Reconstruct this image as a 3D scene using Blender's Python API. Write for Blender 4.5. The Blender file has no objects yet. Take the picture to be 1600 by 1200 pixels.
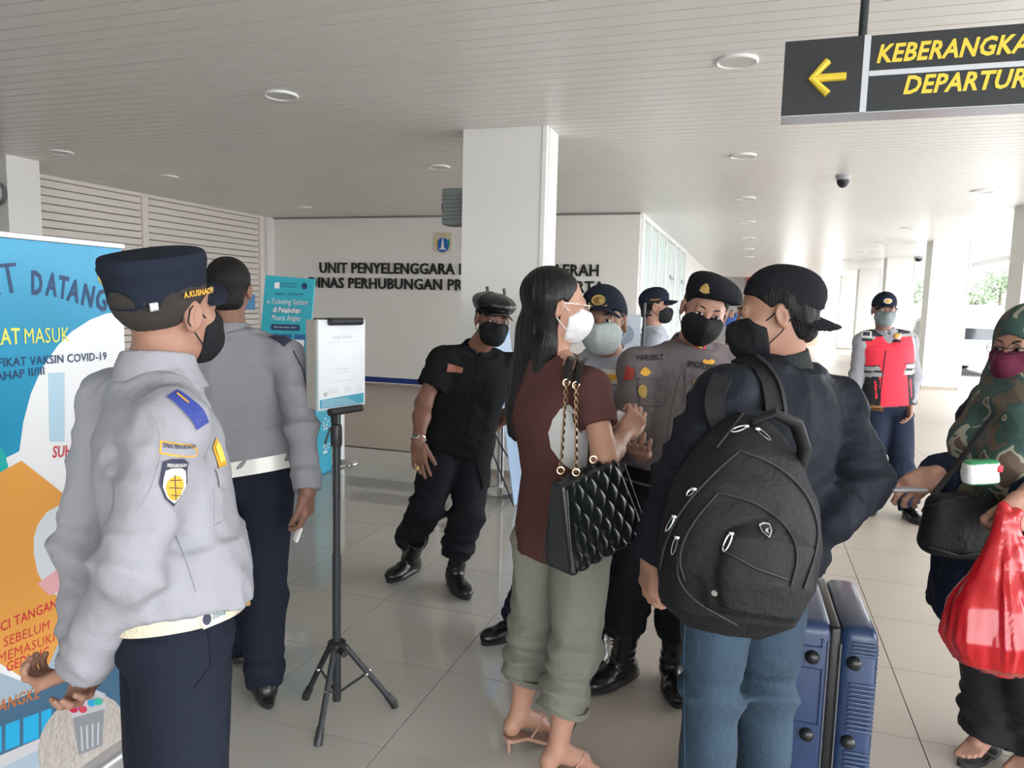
import bpy, math, random
import numpy as np
from mathutils import Vector, Matrix
from mathutils.bvhtree import BVHTree
PI = math.pi
SC = bpy.context.scene
COL = SC.collection
# ------------------------------------------------------------------ camera
FPX = 1142.0; CH = 1.55
def nz(v):
    v = np.asarray(v, float); return v/np.linalg.norm(v)
_Y = nz([377/FPX, 116/FPX, -1]); _X = -nz([-3527/FPX, 214/FPX, -1]); _X = nz(_X-_Y*_X.dot(_Y)); _Z = np.cross(_X, _Y)
CR = np.array([_X, _Y, _Z]); CC = np.array([0, 0, CH])
cam = bpy.data.cameras.new('camera'); camo = bpy.data.objects.new('camera', cam); COL.objects.link(camo)
cam.sensor_fit = 'HORIZONTAL'; cam.sensor_width = 36; cam.lens = 36*FPX/1600; cam.clip_end = 400; cam.clip_start = .05
camo.matrix_world = Matrix([list(CR[i])+[CC[i]] for i in range(3)]+[[0, 0, 0, 1]])
SC.camera = camo
def ray(px, py): return CR@np.array([(px-800)/FPX, -(py-600)/FPX, -1.])
def at(px, py, D): return CC+ray(px, py)*D            # a point D metres deep, seen at a pixel
def onz(px, py, z=0): d = ray(px, py); return CC+d*((z-CH)/d[2])
def ony(px, py, y): d = ray(px, py); return CC+d*(y/d[1])
def onx(px, py, x): d = ray(px, py); return CC+d*(x/d[0])
# ------------------------------------------------------------------ light
w = bpy.data.worlds.new('world'); SC.world = w; w.use_nodes = True
bg = w.node_tree.nodes['Background']; bg.inputs[0].default_value = (.93, .965, 1, 1); bg.inputs[1].default_value = 7.4
SC.view_settings.view_transform = 'Standard'; SC.view_settings.look = 'None'; SC.view_settings.exposure = 0.42; SC.view_settings.gamma = 1
SC.view_settings.use_curve_mapping = False
SC.cycles.use_denoising = True
SC.cycles.max_bounces = 10; SC.cycles.diffuse_bounces = 6
# ------------------------------------------------------------------ materials
MATS = {}
def mat(name, col=(.5, .5, .5), rough=.6, metal=0., bump=0., bscale=60., bstretch=(1, 1, 1), var=0., vscale=8., trans=0., emis=0., coat=0., weave=0., sheen=0., alpha=1., spec=.5, col2=None, ior=1.45):
    if name in MATS: return MATS[name]
    m = bpy.data.materials.new(name); m.use_nodes = True; nt = m.node_tree; N = nt.nodes; L = nt.links
    b = N['Principled BSDF']; b.inputs['Base Color'].default_value = (*col, 1); b.inputs['Roughness'].default_value = rough; b.inputs['Metallic'].default_value = metal
    b.inputs['Specular IOR Level'].default_value = spec; b.inputs['IOR'].default_value = ior
    if trans: b.inputs['Transmission Weight'].default_value = trans
    if coat: b.inputs['Coat Weight'].default_value = coat; b.inputs['Coat Roughness'].default_value = .1
    if sheen: b.inputs['Sheen Weight'].default_value = sheen
    if alpha < 1: b.inputs['Alpha'].default_value = alpha
    if emis: b.inputs['Emission Color'].default_value = (*col, 1); b.inputs['Emission Strength'].default_value = emis
    tc = N.new('ShaderNodeTexCoord'); mp = N.new('ShaderNodeMapping'); mp.inputs['Scale'].default_value = bstretch; L.new(tc.outputs['Object'], mp.inputs[0])
    if var:
        n = N.new('ShaderNodeTexNoise'); n.inputs['Scale'].default_value = vscale; n.inputs['Detail'].default_value = 5; L.new(mp.outputs[0], n.inputs[0])
        r = N.new('ShaderNodeMix'); r.data_type = 'RGBA'; L.new(n.outputs[0], r.inputs[0])
        c2 = col2 or tuple(c*(1+var) for c in col)
        r.inputs[6].default_value = (*[c*(1-var) for c in col], 1); r.inputs[7].default_value = (*c2, 1); L.new(r.outputs[2], b.inputs['Base Color'])
    if bump or weave:
        n = N.new('ShaderNodeTexNoise'); n.inputs['Scale'].default_value = bscale; n.inputs['Detail'].default_value = 4; L.new(mp.outputs[0], n.inputs[0])
        bp = N.new('ShaderNodeBump'); bp.inputs['Strength'].default_value = bump or .1; bp.inputs['Distance'].default_value = .02; L.new(n.outputs[0], bp.inputs['Height']); L.new(bp.outputs[0], b.inputs['Normal'])
        if weave:
            n2 = N.new('ShaderNodeTexNoise'); n2.inputs['Scale'].default_value = 700; L.new(tc.outputs['Object'], n2.inputs[0])
            b2 = N.new('ShaderNodeBump'); b2.inputs['Strength'].default_value = weave; b2.inputs['Distance'].default_value = .002
            L.new(n2.outputs[0], b2.inputs['Height']); L.new(bp.outputs[0], b2.inputs['Normal']); L.new(b2.outputs[0], b.inputs['Normal'])
    MATS[name] = m; return m
# ------------------------------------------------------------------ linking
def link(name, me, mats, parent=None, smooth=False, **props):
    o = bpy.data.objects.new(name, me); COL.objects.link(o)
    if not isinstance(mats, (list, tuple)): mats = [mats]
    if not me.materials:
        for m in mats: me.materials.append(m)
    if smooth: me.polygons.foreach_set('use_smooth', [True]*len(me.polygons))
    if parent is not None:
        o.parent = parent
        if parent.type == 'EMPTY': o.matrix_parent_inverse = Matrix.Translation(-parent.location)
    for k, v in props.items(): o[k] = v
    return o
def thing(name, label, cat, loc=(0, 0, 0), group=None):
    o = bpy.data.objects.new(name, None); COL.objects.link(o); o.location = loc; o.empty_display_size = .05
    o['label'] = label; o['category'] = cat
    if group: o['group'] = group
    return o
def tagd(label, cat, group=None):
    d = dict(label=label, category=cat)
    if group: d['group'] = group
    return d
# ------------------------------------------------------------------ mesh builder
class MB:
    def __init__(s): s.v = []; s.f = []; s.m = []; s.mi = 0
    def add(s, vs, fs):
        o = len(s.v); s.v += [tuple(map(float, p)) for p in vs]; s.f += [tuple(i+o for i in f) for f in fs]; s.m += [s.mi]*len(fs); return s
    def box(s, a, b, bev=0.):
        (x0, y0, z0), (x1, y1, z1) = a, b
        if bev <= 0:
            return s.add([(x, y, z) for x in (x0, x1) for y in (y0, y1) for z in (z0, z1)], [(0, 1, 3, 2), (4, 6, 7, 5), (0, 4, 5, 1), (2, 3, 7, 6), (0, 2, 6, 4), (1, 5, 7, 3)])
        return s.rbox([(x0+x1)/2, (y0+y1)/2, (z0+z1)/2], [(x1-x0)/2, (y1-y0)/2, (z1-z0)/2], bev)
    def rbox(s, c, h, bev, R=None, n=3):
        import bmesh
        bm = bmesh.new(); bmesh.ops.create_cube(bm, size=1)
        for v in bm.verts: v.co = Vector((v.co.x*2*h[0], v.co.y*2*h[1], v.co.z*2*h[2]))
        bmesh.ops.bevel(bm, geom=bm.edges[:], offset=bev, segments=n, affect='EDGES', profile=.5)
        R = np.eye(3) if R is None else np.asarray(R)
        vs = [tuple(R@np.array(v.co)+np.asarray(c)) for v in bm.verts]; fs = [tuple(v.index for v in f.verts) for f in bm.faces]; bm.free()
        return s.add(vs, fs)
    def tube(s, pts, r, n=8, cap=True, flat=1.):
        pts = [np.asarray(p, float) for p in pts]; rs = r if isinstance(r, (list, tuple, np.ndarray)) else [r]*len(pts)
        vs = []; up = None
        for i, p in enumerate(pts):
            t = nz(pts[min(i+1, len(pts)-1)]-pts[max(i-1, 0)])
            if up is None: up = np.array([0, 0, 1.]) if abs(t[2]) < .9 else np.array([1., 0, 0])
            a = nz(np.cross(t, up)); b = np.cross(a, t); up = b
            for k in range(n):
                q = 2*PI*k/n; vs.append(p+rs[i]*(a*math.cos(q)+b*math.sin(q)*flat))
        m = len(pts); fs = [(i*n+k, i*n+(k+1) % n, (i+1)*n+(k+1) % n, (i+1)*n+k) for i in range(m-1) for k in range(n)]
        if cap: fs += [tuple(range(n))[::-1], tuple((m-1)*n+k for k in range(n))]
        return s.add(vs, fs)
    def lathe(s, prof, c=(0, 0, 0), n=24, ax=None):
        # profile of (radius, height) about the axis ax
        ax = nz(ax if ax is not None else (0, 0, 1)); u = nz(np.cross(ax, (0, 1, 0) if abs(ax[1]) < .9 else (1, 0, 0))); w_ = np.cross(ax, u); c = np.asarray(c, float)
        vs = [c+ax*h+(u*math.cos(2*PI*k/n)+w_*math.sin(2*PI*k/n))*r for r, h in prof for k in range(n)]
        m = len(prof); fs = [(i*n+k, i*n+(k+1) % n, (i+1)*n+(k+1) % n, (i+1)*n+k) for i in range(m-1) for k in range(n)]
        fs += [tuple(range(n))[::-1], tuple((m-1)*n+k for k in range(n))]
        return s.add(vs, fs)
    def prism(s, poly, fr, d=.002):
        # polygon in the plane fr=(origin,u,v) extruded d along its normal u x v
        o, u, v = [np.asarray(q, float) for q in fr]; nn = nz(np.cross(u, v)); k = len(poly)
        a = [o+u*x+v*y for x, y in poly]
        return s.add([p for p in a]+[p+nn*d for p in a], [tuple(range(k))[::-1], tuple(range(k, 2*k))]+[(i, (i+1) % k, k+(i+1) % k, k+i) for i in range(k)])
    def mesh(s, name='m'):
        me = bpy.data.meshes.new(name); me.from_pydata(s.v, [], s.f); me.update()
        if any(s.m): me.polygons.foreach_set('material_index', s.m)
        return me
    def obj(s, name, mats, parent=None, smooth=False, **p):
        me = s.mesh(name); o = link(name, me, mats, parent, False, **p)
        if smooth:
            me.polygons.foreach_set('use_smooth', [True]*len(me.polygons)); me.set_sharp_from_angle(angle=math.radians(40))
        return o
def circ(cx, cy, r, n=24, ry=None, a0=0, a1=2*PI):
    full = abs(a1-a0-2*PI) < 1e-6
    return [(cx+r*math.cos(a0+(a1-a0)*k/(n if full else n-1)), cy+(ry or r)*math.sin(a0+(a1-a0)*k/(n if full else n-1))) for k in range(n)]
def rect(x0, y0, x1, y1): return [(x0, y0), (x1, y0), (x1, y1), (x0, y1)]
_tc = {}
def text2d(s, width=None, height=None, bold=.012, shear=0., just='CENTER'):
    # lettering as flat outlines: vertices (x,y) and faces, scaled to a width / cap height, x centred, baseline at 0
    key = (s, bold, shear)
    if key not in _tc:
        c = bpy.data.curves.new('t', 'FONT'); c.body = s; c.offset = 0 if 'M' in s.upper() else bold; c.shear = shear; c.align_x = 'CENTER'; c.resolution_u = 2; c.space_character = 1.05
        o = bpy.data.objects.new('t', c); me = bpy.data.meshes.new_from_object(o)
        v = np.array([x.co[:2] for x in me.vertices]) if len(me.vertices) else np.zeros((1, 2)); f = [tuple(p.vertices) for p in me.polygons]
        bpy.data.objects.remove(o); bpy.data.curves.remove(c); bpy.data.meshes.remove(me)
        _tc[key] = (v, f)
    v, f = _tc[key]; v = v.copy(); v[:, 0] -= (v[:, 0].min()+v[:, 0].max())/2; w0 = v[:, 0].max()-v[:, 0].min(); h0 = .73
    sy = height/h0 if height else width/w0; sx = width/w0 if width else sy
    v[:, 0] *= sx; v[:, 1] *= sy
    if just == 'LEFT': v[:, 0] -= v[:, 0].min()
    return v, f
def put_text(mb, s, fr, x, y, width=None, height=None, d=0., **k):
    v, f = text2d(s, width, height, **k); o, u, vv = [np.asarray(q, float) for q in fr]; nn = nz(np.cross(u, vv))
    a = [o+u*(x+p[0])+vv*(y+p[1])+nn*d for p in v]
    mb.add(a, f); return mb
# ------------------------------------------------------------------ setting
WHITE = mat('white_paint', (.74, .722, .69), .55, bump=.02, bscale=30)
CEILM = mat('ceiling_white', (.74, .725, .695), .32)
DARKJ = mat('dark_joint', (.10, .10, .095), .9)
GROUT = mat('grout', (.16, .15, .14), .9)
GLOSS = mat('glossy_tile', (.46, .445, .405), .022, var=.05, vscale=1.5, spec=.75)
BEIGE = mat('beige_tile', (.42, .37, .315), .42, var=.10, vscale=2.2, bstretch=(.5, 2.5, 1), bump=.03, bscale=40)
BROWN = mat('brown_tile', (.44, .37, .30), .35, var=.10, vscale=2., bstretch=(.5, 3, 1))
CHROME = mat('chrome', (.75, .75, .76), .16, 1.)
STEEL = mat('brushed_steel', (.62, .62, .62), .3, 1.)
SILVER = mat('silver_paint', (.42, .45, .50), .4, .4)
BLACKP = mat('black_plastic', (.018, .018, .02), .4)
BLACKM = mat('black_metal', (.03, .034, .038), .4, .3)
PALE = mat('frame_white', (.78, .78, .77), .4)
FLC = 6.8; XE = -.54; XR = 4.3
def S(name, mb, m, parent=None, **p): return mb.obj(name, m, parent, kind='structure', **p)
fl = S('floor', MB().box((-8.9, -6, -.25), (XR, 37, -.008)), GROUT)
def tiles(x0, x1, dx, y0, y1, dy, m, g, name='floor_tile'):
    hx, hy = dx/2-g, dy/2-g
    b = MB(); b.box((-hx, -hy, -.012), (hx, hy, 0)); me = b.mesh('tile'); me.materials.append(m)
    x = x0+dx/2
    while x < x1+.01:
        y = y0+dy/2
        while y < y1+.01:
            o = link(name, me, m, fl); o.location = (x, y, 0); y += dy
        x += dx
def tilemass(x0, x1, dx, y0, y1, dy, m, g):
    b = MB(); x = x0
    while x < x1-.01:
        y = y0
        while y < y1-.01:
            b.box((x+g, y+g, -.012), (min(x+dx, x1)-g, min(y+dy, y1)-g, 0)); y += dy
        x += dx
    b.obj('floor_tile', m, fl, kind='stuff')
tiles(XE-12*.5985, XE, .5985, 1.01, FLC-.01, .5695, GLOSS, .002)
tilemass(XE-14*.5985, XE, .5985, -6, 1.01, .5695, GLOSS, .002)
tilemass(XE-14*.5985, XE-12*.5985, .5985, 1.01, FLC-.01, .5695, GLOSS, .002)
tiles(XE, 4.3, 1.21, 1.16, 12.4, .57, BEIGE, .002)
tilemass(XE, XR, 1.21, -6, 1.16, .57, BEIGE, .002)
tilemass(XE, XR, 1.21, 12.56, 37, .57, BEIGE, .002)
tilemass(-8.9, XE, 1.21, FLC-.01, 11.9, .57, BROWN, .001)
tilemass(-1.75, XE, 1.21, 11.95, 37, .57, BEIGE, .002)
# outside ground
GRD = mat('concrete_yard', (.52, .51, .49), .8, var=.08, vscale=.6, bump=.05, bscale=8)
S('ground', MB().box((XR, -30, -.3), (120, 160, -.06)), GRD)
S('ground', MB().box((-60, -60, -.3), (XR, -6, -.06)), GRD)
S('ground', MB().box((-60, 37, -.3), (XR, 160, -.06)), GRD)
# ceiling : long linear boards
cl = S('ceiling', MB().box((-8.95, -2.2, 3.085), (6.0, 37, 3.3)), mat('ceiling_back', (.10, .10, .09), .9))
S('light_blocker_wall', MB().box((-8.9, -6.2, 0), (-.5, -6, 3.3)), WHITE); S('trim_1', MB().box((-8.95, -6, 3.05), (6.0, -1.97, 3.3)), CEILM)  # wall and ceiling piece behind the camera, added unseen to cut front light
b = MB(); b.box((-8.9, -.061, 3.05), (6.0, .061, 3.07)); cb = b.mesh('board'); cb.materials.append(CEILM)
for k in range(289):
    o = link('ceiling_panel', cb, CEILM, cl); o.location = (0, -1.9+.1345*k, 0)
S('trim_2', MB().box((6.0, -2.2, 2.93), (6.12, 37, 3.4)), PALE)
# back wall
WY = 11.95
S('wall_back', MB().box((-8.9, WY, 0), (-1.8, WY+.2, 3.085)), WHITE)
S('trim_3', MB().box((-8.8, WY-.008, .055), (-1.8, WY+.01, .15)), mat('blue_stripe', (.012, .035, .19), .4))
S('baseboard_back', MB().box((-8.8, WY-.012, -.001), (-1.8, WY+.01, .04)), mat('tan_skirt', (.36, .31, .26), .5))
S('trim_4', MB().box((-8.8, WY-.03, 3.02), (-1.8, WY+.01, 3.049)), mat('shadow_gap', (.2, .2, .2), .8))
# left wall: louvres between posts
lw = S('wall_left', MB().box((-9.2, -6, 0), (-8.88, WY, 3.085)), mat('louvre_back', (.22, .20, .18), .8))
LV = mat('louvre', (.74, .69, .64), .5)
for y0, y1 in ((6.4, 8.87), (8.98, 11.62)):
    b = MB(); b.add([(-8.88, y0, .0), (-8.82, y0, .004), (-8.80, y0, .088), (-8.88, y0, .096), (-8.88, y1, .0), (-8.82, y1, .004), (-8.80, y1, .088), (-8.88, y1, .096)], [(0, 1, 2, 3), (7, 6, 5, 4), (1, 5, 6, 2), (0, 4, 5, 1), (2, 6, 7, 3)])
    me = b.mesh('slat'); me.materials.append(LV)
    for k in range(29):
        o = link('louvre_slat', me, LV, lw); o.location = (0, 0, .02+k*.103)
for y in (6.3, 8.925, 11.68): MB().box((-8.86, y-.055, 0), (-8.77, y+.055, 3.05)).obj('louvre_post', LV, lw)
MB().box((-8.86, 6.3, 3.0), (-8.76, 11.74, 3.05)).obj('louvre_rail', LV, lw)
S('trim_5', MB().box((-8.8, 11.735, 0), (-8.70, WY, 3.05)), WHITE)
# pillars
def pillar(x, y, w=.75, d=.62, strips=True, name='pillar', lab=''):
    o = MB().box((x, y, 0), (x+w, y+d, 3.06)).obj(name, WHITE, None, kind='structure')
    b = MB()
    b.box((x-.006, y-.006, 0), (x+w+.006, y+.0, .06)); b.obj('base_strip', mat('tan_skirt'), o)
    if strips:
        c = MB(); c.box((x+w-.03, y-.012, 0), (x+w+.012, y+.03, 3.05), .004)
        c.box((x+w-.004, y+.09, 0), (x+w+.012, y+.36, 3.05)); c.obj('corner_strip', PALE, o)
    return o
pillar(-2.497, 6.12, .752, .40)
pillar(-8.70, 6.12, .77, .4, False)
for y in (11.6, 17.1, 22.5, 28.0, 33.4): pillar(3.42, y, .70, .6)
# glazed partition running away along x = -1.8
gw = S('wall_right', MB().box((-1.9, 20.1, 0), (-1.78, 37, 3.085)), WHITE)
FROST = mat('frosted_glass', (.60, .69, .68), .18, spec=.6)
for i, y in enumerate((12.15, 13.1, 14.2, 15.46, 17.42, 18.7, 20.1)):
    t = .10 if i in (0, 4, 6) else .045
    S('trim_%d' % (6+i), MB().box((-1.86, y-t, 0), (-1.76, y+t, 3.02)), PALE)
S('trim_13', MB().box((-1.87, 12.0, 2.97), (-1.755, 20.1, 3.05)), PALE)
ys = (12.15, 13.1, 14.2, 15.46, 17.42, 18.7, 20.1)
for i in range(6):
    w_ = S('window_%d' % (i+1), MB().box((-1.83, ys[i], .02), (-1.81, ys[i+1], 3.0)), FROST)
    n = 5
    for k in range(n):   # curtain strips hanging behind the glass
        yy = ys[i]+(ys[i+1]-ys[i])*(k+.3)/n
        MB().box((-1.822, yy, .05), (-1.800, yy+(ys[i+1]-ys[i])/n*.35, 2.95)).obj('blind_strip', mat('blind', (.70, .76, .75), .7), w_)
for i, (a, c) in enumerate(((16.5, 17.3), (19.2, 20.0))):
    S('door_%d' % (i+1), MB().box((-1.86, a, 2.18), (-1.765, c, 2.26)), mat('door_frame', (.30, .32, .33), .4))
# end wall
S('wall_end', MB().box((-1.9, 36.2, 0), (1.2, 36.4, 3.085)), mat('end_grey', (.34, .33, .32), .7))
S('wall_end', MB().box((2.15, 36.2, 0), (2.9, 36.4, 3.085)), mat('end_peach', (.75, .55, .42), .6))
S('wall_end', MB().box((1.2, 36.2, 2.35), (2.9, 36.3, 3.085)), WHITE)
b = MB().box((-.35, 36.05, 2.45), (.75, 36.15, 3.03)); b.obj('hanging_sign', mat('red_sign', (.75, .02, .04), .5), None, **tagd('plain red rectangular sign hung from the ceiling at the far end', 'sign'))
MB().box((2.0, 36.0, 2.45), (3.1, 36.1, 2.62)).obj('wall_sign', mat('teal_sign', (.02, .30, .42), .5), None, **tagd('narrow teal sign panel high on the far end wall', 'sign'))
# ------------------------------------------------------------------ wall lettering and emblems
XF = lambda y: ((0, y, 0), (1, 0, 0), (0, 0, 1))     # plane facing the camera side (-Y)
BLK = mat('black_letters', (.012, .012, .012), .35)
def solid_text(name, s, fr, x, y, width, height, d, m, bold=.02, **tg):
    # raised lettering : one thing whose parts are the single letters
    v, f = text2d(s, width, height, bold=bold); o, u, vv = [np.asarray(q, float) for q in fr]; nn = nz(np.cross(u, vv))
    P = [o+u*(x+p[0])+vv*(y+p[1]) for p in v]; par = list(range(len(P)))
    def root(i):
        while par[i] != i: par[i] = par[par[i]]; i = par[i]
        return i
    for q in f:
        for i in q[1:]: par[root(i)] = root(q[0])
    t = thing(name, tg['label'], tg['category'], tuple(o+u*x+vv*y)); G = {}
    for q in f: G.setdefault(root(q[0]), []).append(q)
    for fs in sorted(G.values(), key=lambda fs: v[fs[0][0]][0]):
        ids = sorted({i for q in fs for i in q}); mp = {i: k for k, i in enumerate(ids)}; k = len(ids); E = {}
        for q in fs:
            for i in range(len(q)): E[(mp[q[i]], mp[q[(i+1) % len(q)]])] = 1
        MB().add([P[i] for i in ids]+[P[i]+nn*d for i in ids], [tuple(k+mp[i] for i in q) for q in fs]+[(a, b_, b_+k, a+k) for (a, b_) in E if (b_, a) not in E]).obj('letter', m, t)
fr = XF(WY)
solid_text('wall_lettering', 'UNIT PENYELENGGARA PELABUHAN DAERAH', fr, (-7.70-2.44)/2, 2.035, 5.26, .195, .03, BLK, **tagd('upper line of raised black capitals reading UNIT PENYELENGGARA on white wall', 'lettering'))
solid_text('wall_lettering', 'DINAS PERHUBUNGAN PROVINSI DKI JAKARTA', fr, (-7.93-2.33)/2, 1.762, 5.60, .195, .03, BLK, **tagd('lower line of raised black capitals reading DINAS PERHUBUNGAN on white wall', 'lettering'))
GOLD = mat('gold_print', (.72, .45, .10), .45, .2); NAVYP = mat('navy_print', (.02, .03, .10), .5); WP = mat('white_print', (.85, .85, .85), .5)
c = (-5.22, 2.57); t = thing('wall_emblem', 'small shield emblem with white obelisk on blue above the black wall lettering', 'emblem', (c[0], WY, c[1]))
sh = lambda k: [(c[0]-.17*k, c[1]+.19*k), (c[0]-.17*k, c[1]-.12*k), (c[0], c[1]-.2*k), (c[0]+.17*k, c[1]-.12*k), (c[0]+.17*k, c[1]+.19*k)][::-1]
F2 = lambda d: ((0, WY-d, 0), (1, 0, 0), (0, 0, 1))
def flip(p): return p
MB().prism([p for p in sh(1.)[::-1]], F2(.0), .02).obj('shield', mat('shield_cream', (.62, .55, .45), .5), t)
MB().prism(circ(c[0], c[1]-.03, .125, 20), F2(.02), .006).obj('field', mat('shield_blue', (.02, .12, .42), .5), t)
b = MB(); b.prism([(c[0]-.03, c[1]-.09), (c[0]+.03, c[1]-.09), (c[0]+.008, c[1]+.08), (c[0]-.008, c[1]+.08)], F2(.026), .004); b.prism(rect(c[0]-.06, c[1]-.11, c[0]+.06, c[1]-.085), F2(.026), .004); b.obj('obelisk', WP, t)
b = MB(); b.prism([(c[0]+.09, c[1]-.1), (c[0]+.14, c[1]-.03), (c[0]+.13, c[1]+.08), (c[0]+.09, c[1]+.05), (c[0]+.10, c[1]-.03)], F2(.026), .004); b.obj('leaf', mat('leaf_green', (.03, .30, .16), .5), t)
b = MB(); b.prism([(c[0]-.09, c[1]-.1), (c[0]-.10, c[1]-.03), (c[0]-.09, c[1]+.05), (c[0]-.13, c[1]+.08), (c[0]-.14, c[1]-.03)], F2(.026), .004); b.obj('rice_ear', GOLD, t)
put_text(MB(), 'JAYA RAYA', F2(.028), c[0], c[1]+.13, .22, .035).obj('motto', GOLD, t)
c = (-4.70, 2.60); t = thing('wall_emblem', 'round dark emblem half hidden by the near white column', 'emblem', (c[0], WY, c[1]))
MB().prism(circ(c[0], c[1], .17, 28), F2(.0), .02).obj('disc', NAVYP, t)
b = MB()
for k in range(7):
    a = PI/7*k
for r in (.14,): b.tube([(c[0]+r*math.cos(q), WY-.026, c[1]+r*math.sin(q)) for q in np.linspace(0, 2*PI, 25)], .008, 5)
for k in (-.09, 0, .09): b.tube([(c[0]+k*math.cos(q)*1.3, WY-.026, c[1]+.13*math.sin(q)) for q in np.linspace(-PI/2, PI/2, 9)], .006, 5); b.tube([(c[0]-.13, WY-.026, c[1]+k), (c[0]+.13, WY-.026, c[1]+k)], .006, 5)
b.obj('globe_lines', GOLD, t)
# ------------------------------------------------------------------ ceiling fittings
def downlight(x, y, r, lab):
    t = thing('ceiling_light', lab, 'light', (x, y, 3.05), 'round recessed ceiling lights')
    MB().lathe([(r, 0), (r, -.012), (r*.93, -.018), (r*.86, -.012), (r*.86, 0)], (x, y, 3.05), 32).obj('trim_ring', PALE, t, True)
    MB().lathe([(r*.86, -.004), (r*.86, -.010), (.001, -.010)], (x, y, 3.05), 32).obj('diffuser', mat('diffuser', (.62, .61, .58), .35), t, True)
for x, nm in ((-.18, 'middle row, above the gathered people'), (-3.42, 'row left of the white column'), (-7.16, 'row beside the louvred wall')):
    for k, y in enumerate((4.80, 7.68, 10.56)):
        if x < -7 and k == 0: y = 4.9
        q = ('nearest', 'second nearest', 'third nearest')[k]
        if x < -7 : q = ('nearest visible', 'middle', 'farthest')[k] ; y = (6.14, 7.66, 10.65)[k]
        downlight(x, y, .125, f'round white ceiling light, {q} in the {nm}')
for k, y in enumerate((13.4, 16.3, 19.2, 22.1)):
    downlight(-.18, y, .125, 'round ceiling light of the middle row, %s behind the hall corner' % ('first', 'second', 'third', 'fourth')[k])
for k, (x, y) in enumerate(((2.55, 10.35), (2.5, 14.6), (2.5, 17.5), (2.5, 20.4), (2.5, 23.3))):
    downlight(x, y, .13, 'round ceiling light of the right row, %s from the camera' % ('first', 'second', 'third', 'fourth', 'fifth')[k])
def dome(x, y, r, lab):
    t = thing('security_camera', lab, 'camera', (x, y, 3.05))
    MB().lathe([(r*1.15, 0), (r*1.15, -.03), (r, -.045), (r, -.05)], (x, y, 3.05), 24).obj('mount', mat('dome_mount', (.35, .35, .36), .4), t, True)
    MB().lathe([(r*.95, -.05), (r*.95, -.07), (r*.8, -.10), (r*.5, -.125), (.005, -.135)], (x, y, 3.05), 24).obj('dome', BLACKP, t, True)
    MB().lathe([(.018, 0), (.018, .02), (.001, .022)], (x, y-r*.82, 2.965), 12, (0, -1, -.4)).obj('lens', mat('lens', (.05, .05, .06), .1, .5), t, True)
dome(.86, 9.0, .068, 'small dark dome camera on ceiling below the hanging direction sign')
dome(4.07, 21.9, .10, 'far small dark dome camera by the row of white columns')
# loudspeaker on the column
t = thing('wall_speaker', 'grey green boxed loudspeaker mounted high on left side of white column', 'speaker', (-2.5, 6.3, 2.23))
MB().rbox((-2.63, 6.33, 2.41), (.115, .10, .165), .02).obj('housing', mat('speaker_grey', (.20, .225, .22), .6), t, True)
b = MB()
for k in range(7): b.box((-2.73, 6.225, 2.29+k*.035), (-2.53, 6.232, 2.305+k*.035))
b.obj('grille', mat('speaker_grille', (.14, .16, .155), .6), t)
MB().tube([(-2.745, 6.33, 2.38), (-2.775, 6.33, 2.40), (-2.775, 6.33, 2.45)], .012, 6).obj('bracket', BLACKM, t)
# wall clock on the far left pillar
t = thing('wall_clock', 'round white wall clock with dark rim on left pillar', 'clock', (-8.05, 6.1, 2.6))
cc = ony(-2, 303, 6.1)
MB().lathe([(.125, 0), (.135, .02), (.13, .045), (.115, .045), (.115, .03)], cc, 32, (0, -1, 0)).obj('rim', mat('clock_rim', (.12, .12, .13), .4), t, True)
MB().lathe([(.115, .03), (.115, .034), (.001, .034)], cc, 32, (0, -1, 0)).obj('dial', WP, t)
b = MB(); q = cc+np.array([0, -.038, 0]); b.box(q+[-.003, 0, 0], q+[.003, .002, .08]); b.box(q+[0, 0, -.004], q+[.05, .002, .004])
for k in range(12): p = q+np.array([.1*math.cos(k*PI/6), 0, .1*math.sin(k*PI/6)]); b.box(p-[.004, 0, .004], p+[.004, .002, .004])
b.obj('hands', BLK, t)
# hanging direction sign
t = thing('hanging_sign', 'black hanging direction sign with yellow arrow and departure lettering', 'sign', (.34, 3.2, 2.3))
MB().box((.065, 3.202, 2.318), (1.95, 3.34, 2.60), .004).obj('sign_box', mat('sign_silver', (.50, .54, .60), .35, .5), t)
DK = mat('sign_dark', (.014, .017, .019), .5); YL = mat('sign_yellow', (.74, .56, .05), .5)
MB().box((.060, 3.19, 2.322), (.348, 3.205, 2.603)).obj('arrow_panel', DK, t)
MB().box((.366, 3.19, 2.468), (1.95, 3.205, 2.600)).obj('text_panel', DK, t)
MB().box((.366, 3.19, 2.322), (1.95, 3.205, 2.453)).obj('text_panel', DK, t)
MB().box((.345, 3.188, 2.319), (.368, 3.206, 2.604)).obj('divider', mat('divider_grey', (.55, .57, .62), .4), t)
MB().box((.366, 3.188, 2.451), (1.95, 3.206, 2.470)).obj('divider', mat('divider_grey'), t)
b = MB(); A = lambda px, py: ony(px, py, 3.186)
b.tube([A(1322, 119), A(1266, 123)], .0155, 8); b.tube([A(1294, 95), A(1268, 123), A(1293, 147)], .0155, 8)
b.obj('arrow', YL, t, True)
frs = ((0, 3.188, 0), (1, 0, 0), (0, 0, 1))
def sgn(s, x0, z, h, wd): put_text(MB(), s, frs, x0+wd/2, z, wd, h, bold=.03, shear=.22, d=.001).obj('lettering', YL, t)
sgn('KEBERANGKATAN', .392, 2.499, .067, .665)
sgn('DEPARTURE', .492, 2.378, .067, .450)
MB().tube([(.345, 3.27, 2.60), (.345, 3.27, 3.06)], .016, 12).obj('pole', BLACKM, t, True)
MB().tube([(1.6, 3.27, 2.60), (1.6, 3.27, 3.06)], .016, 12).obj('pole', BLACKM, t, True)
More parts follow.
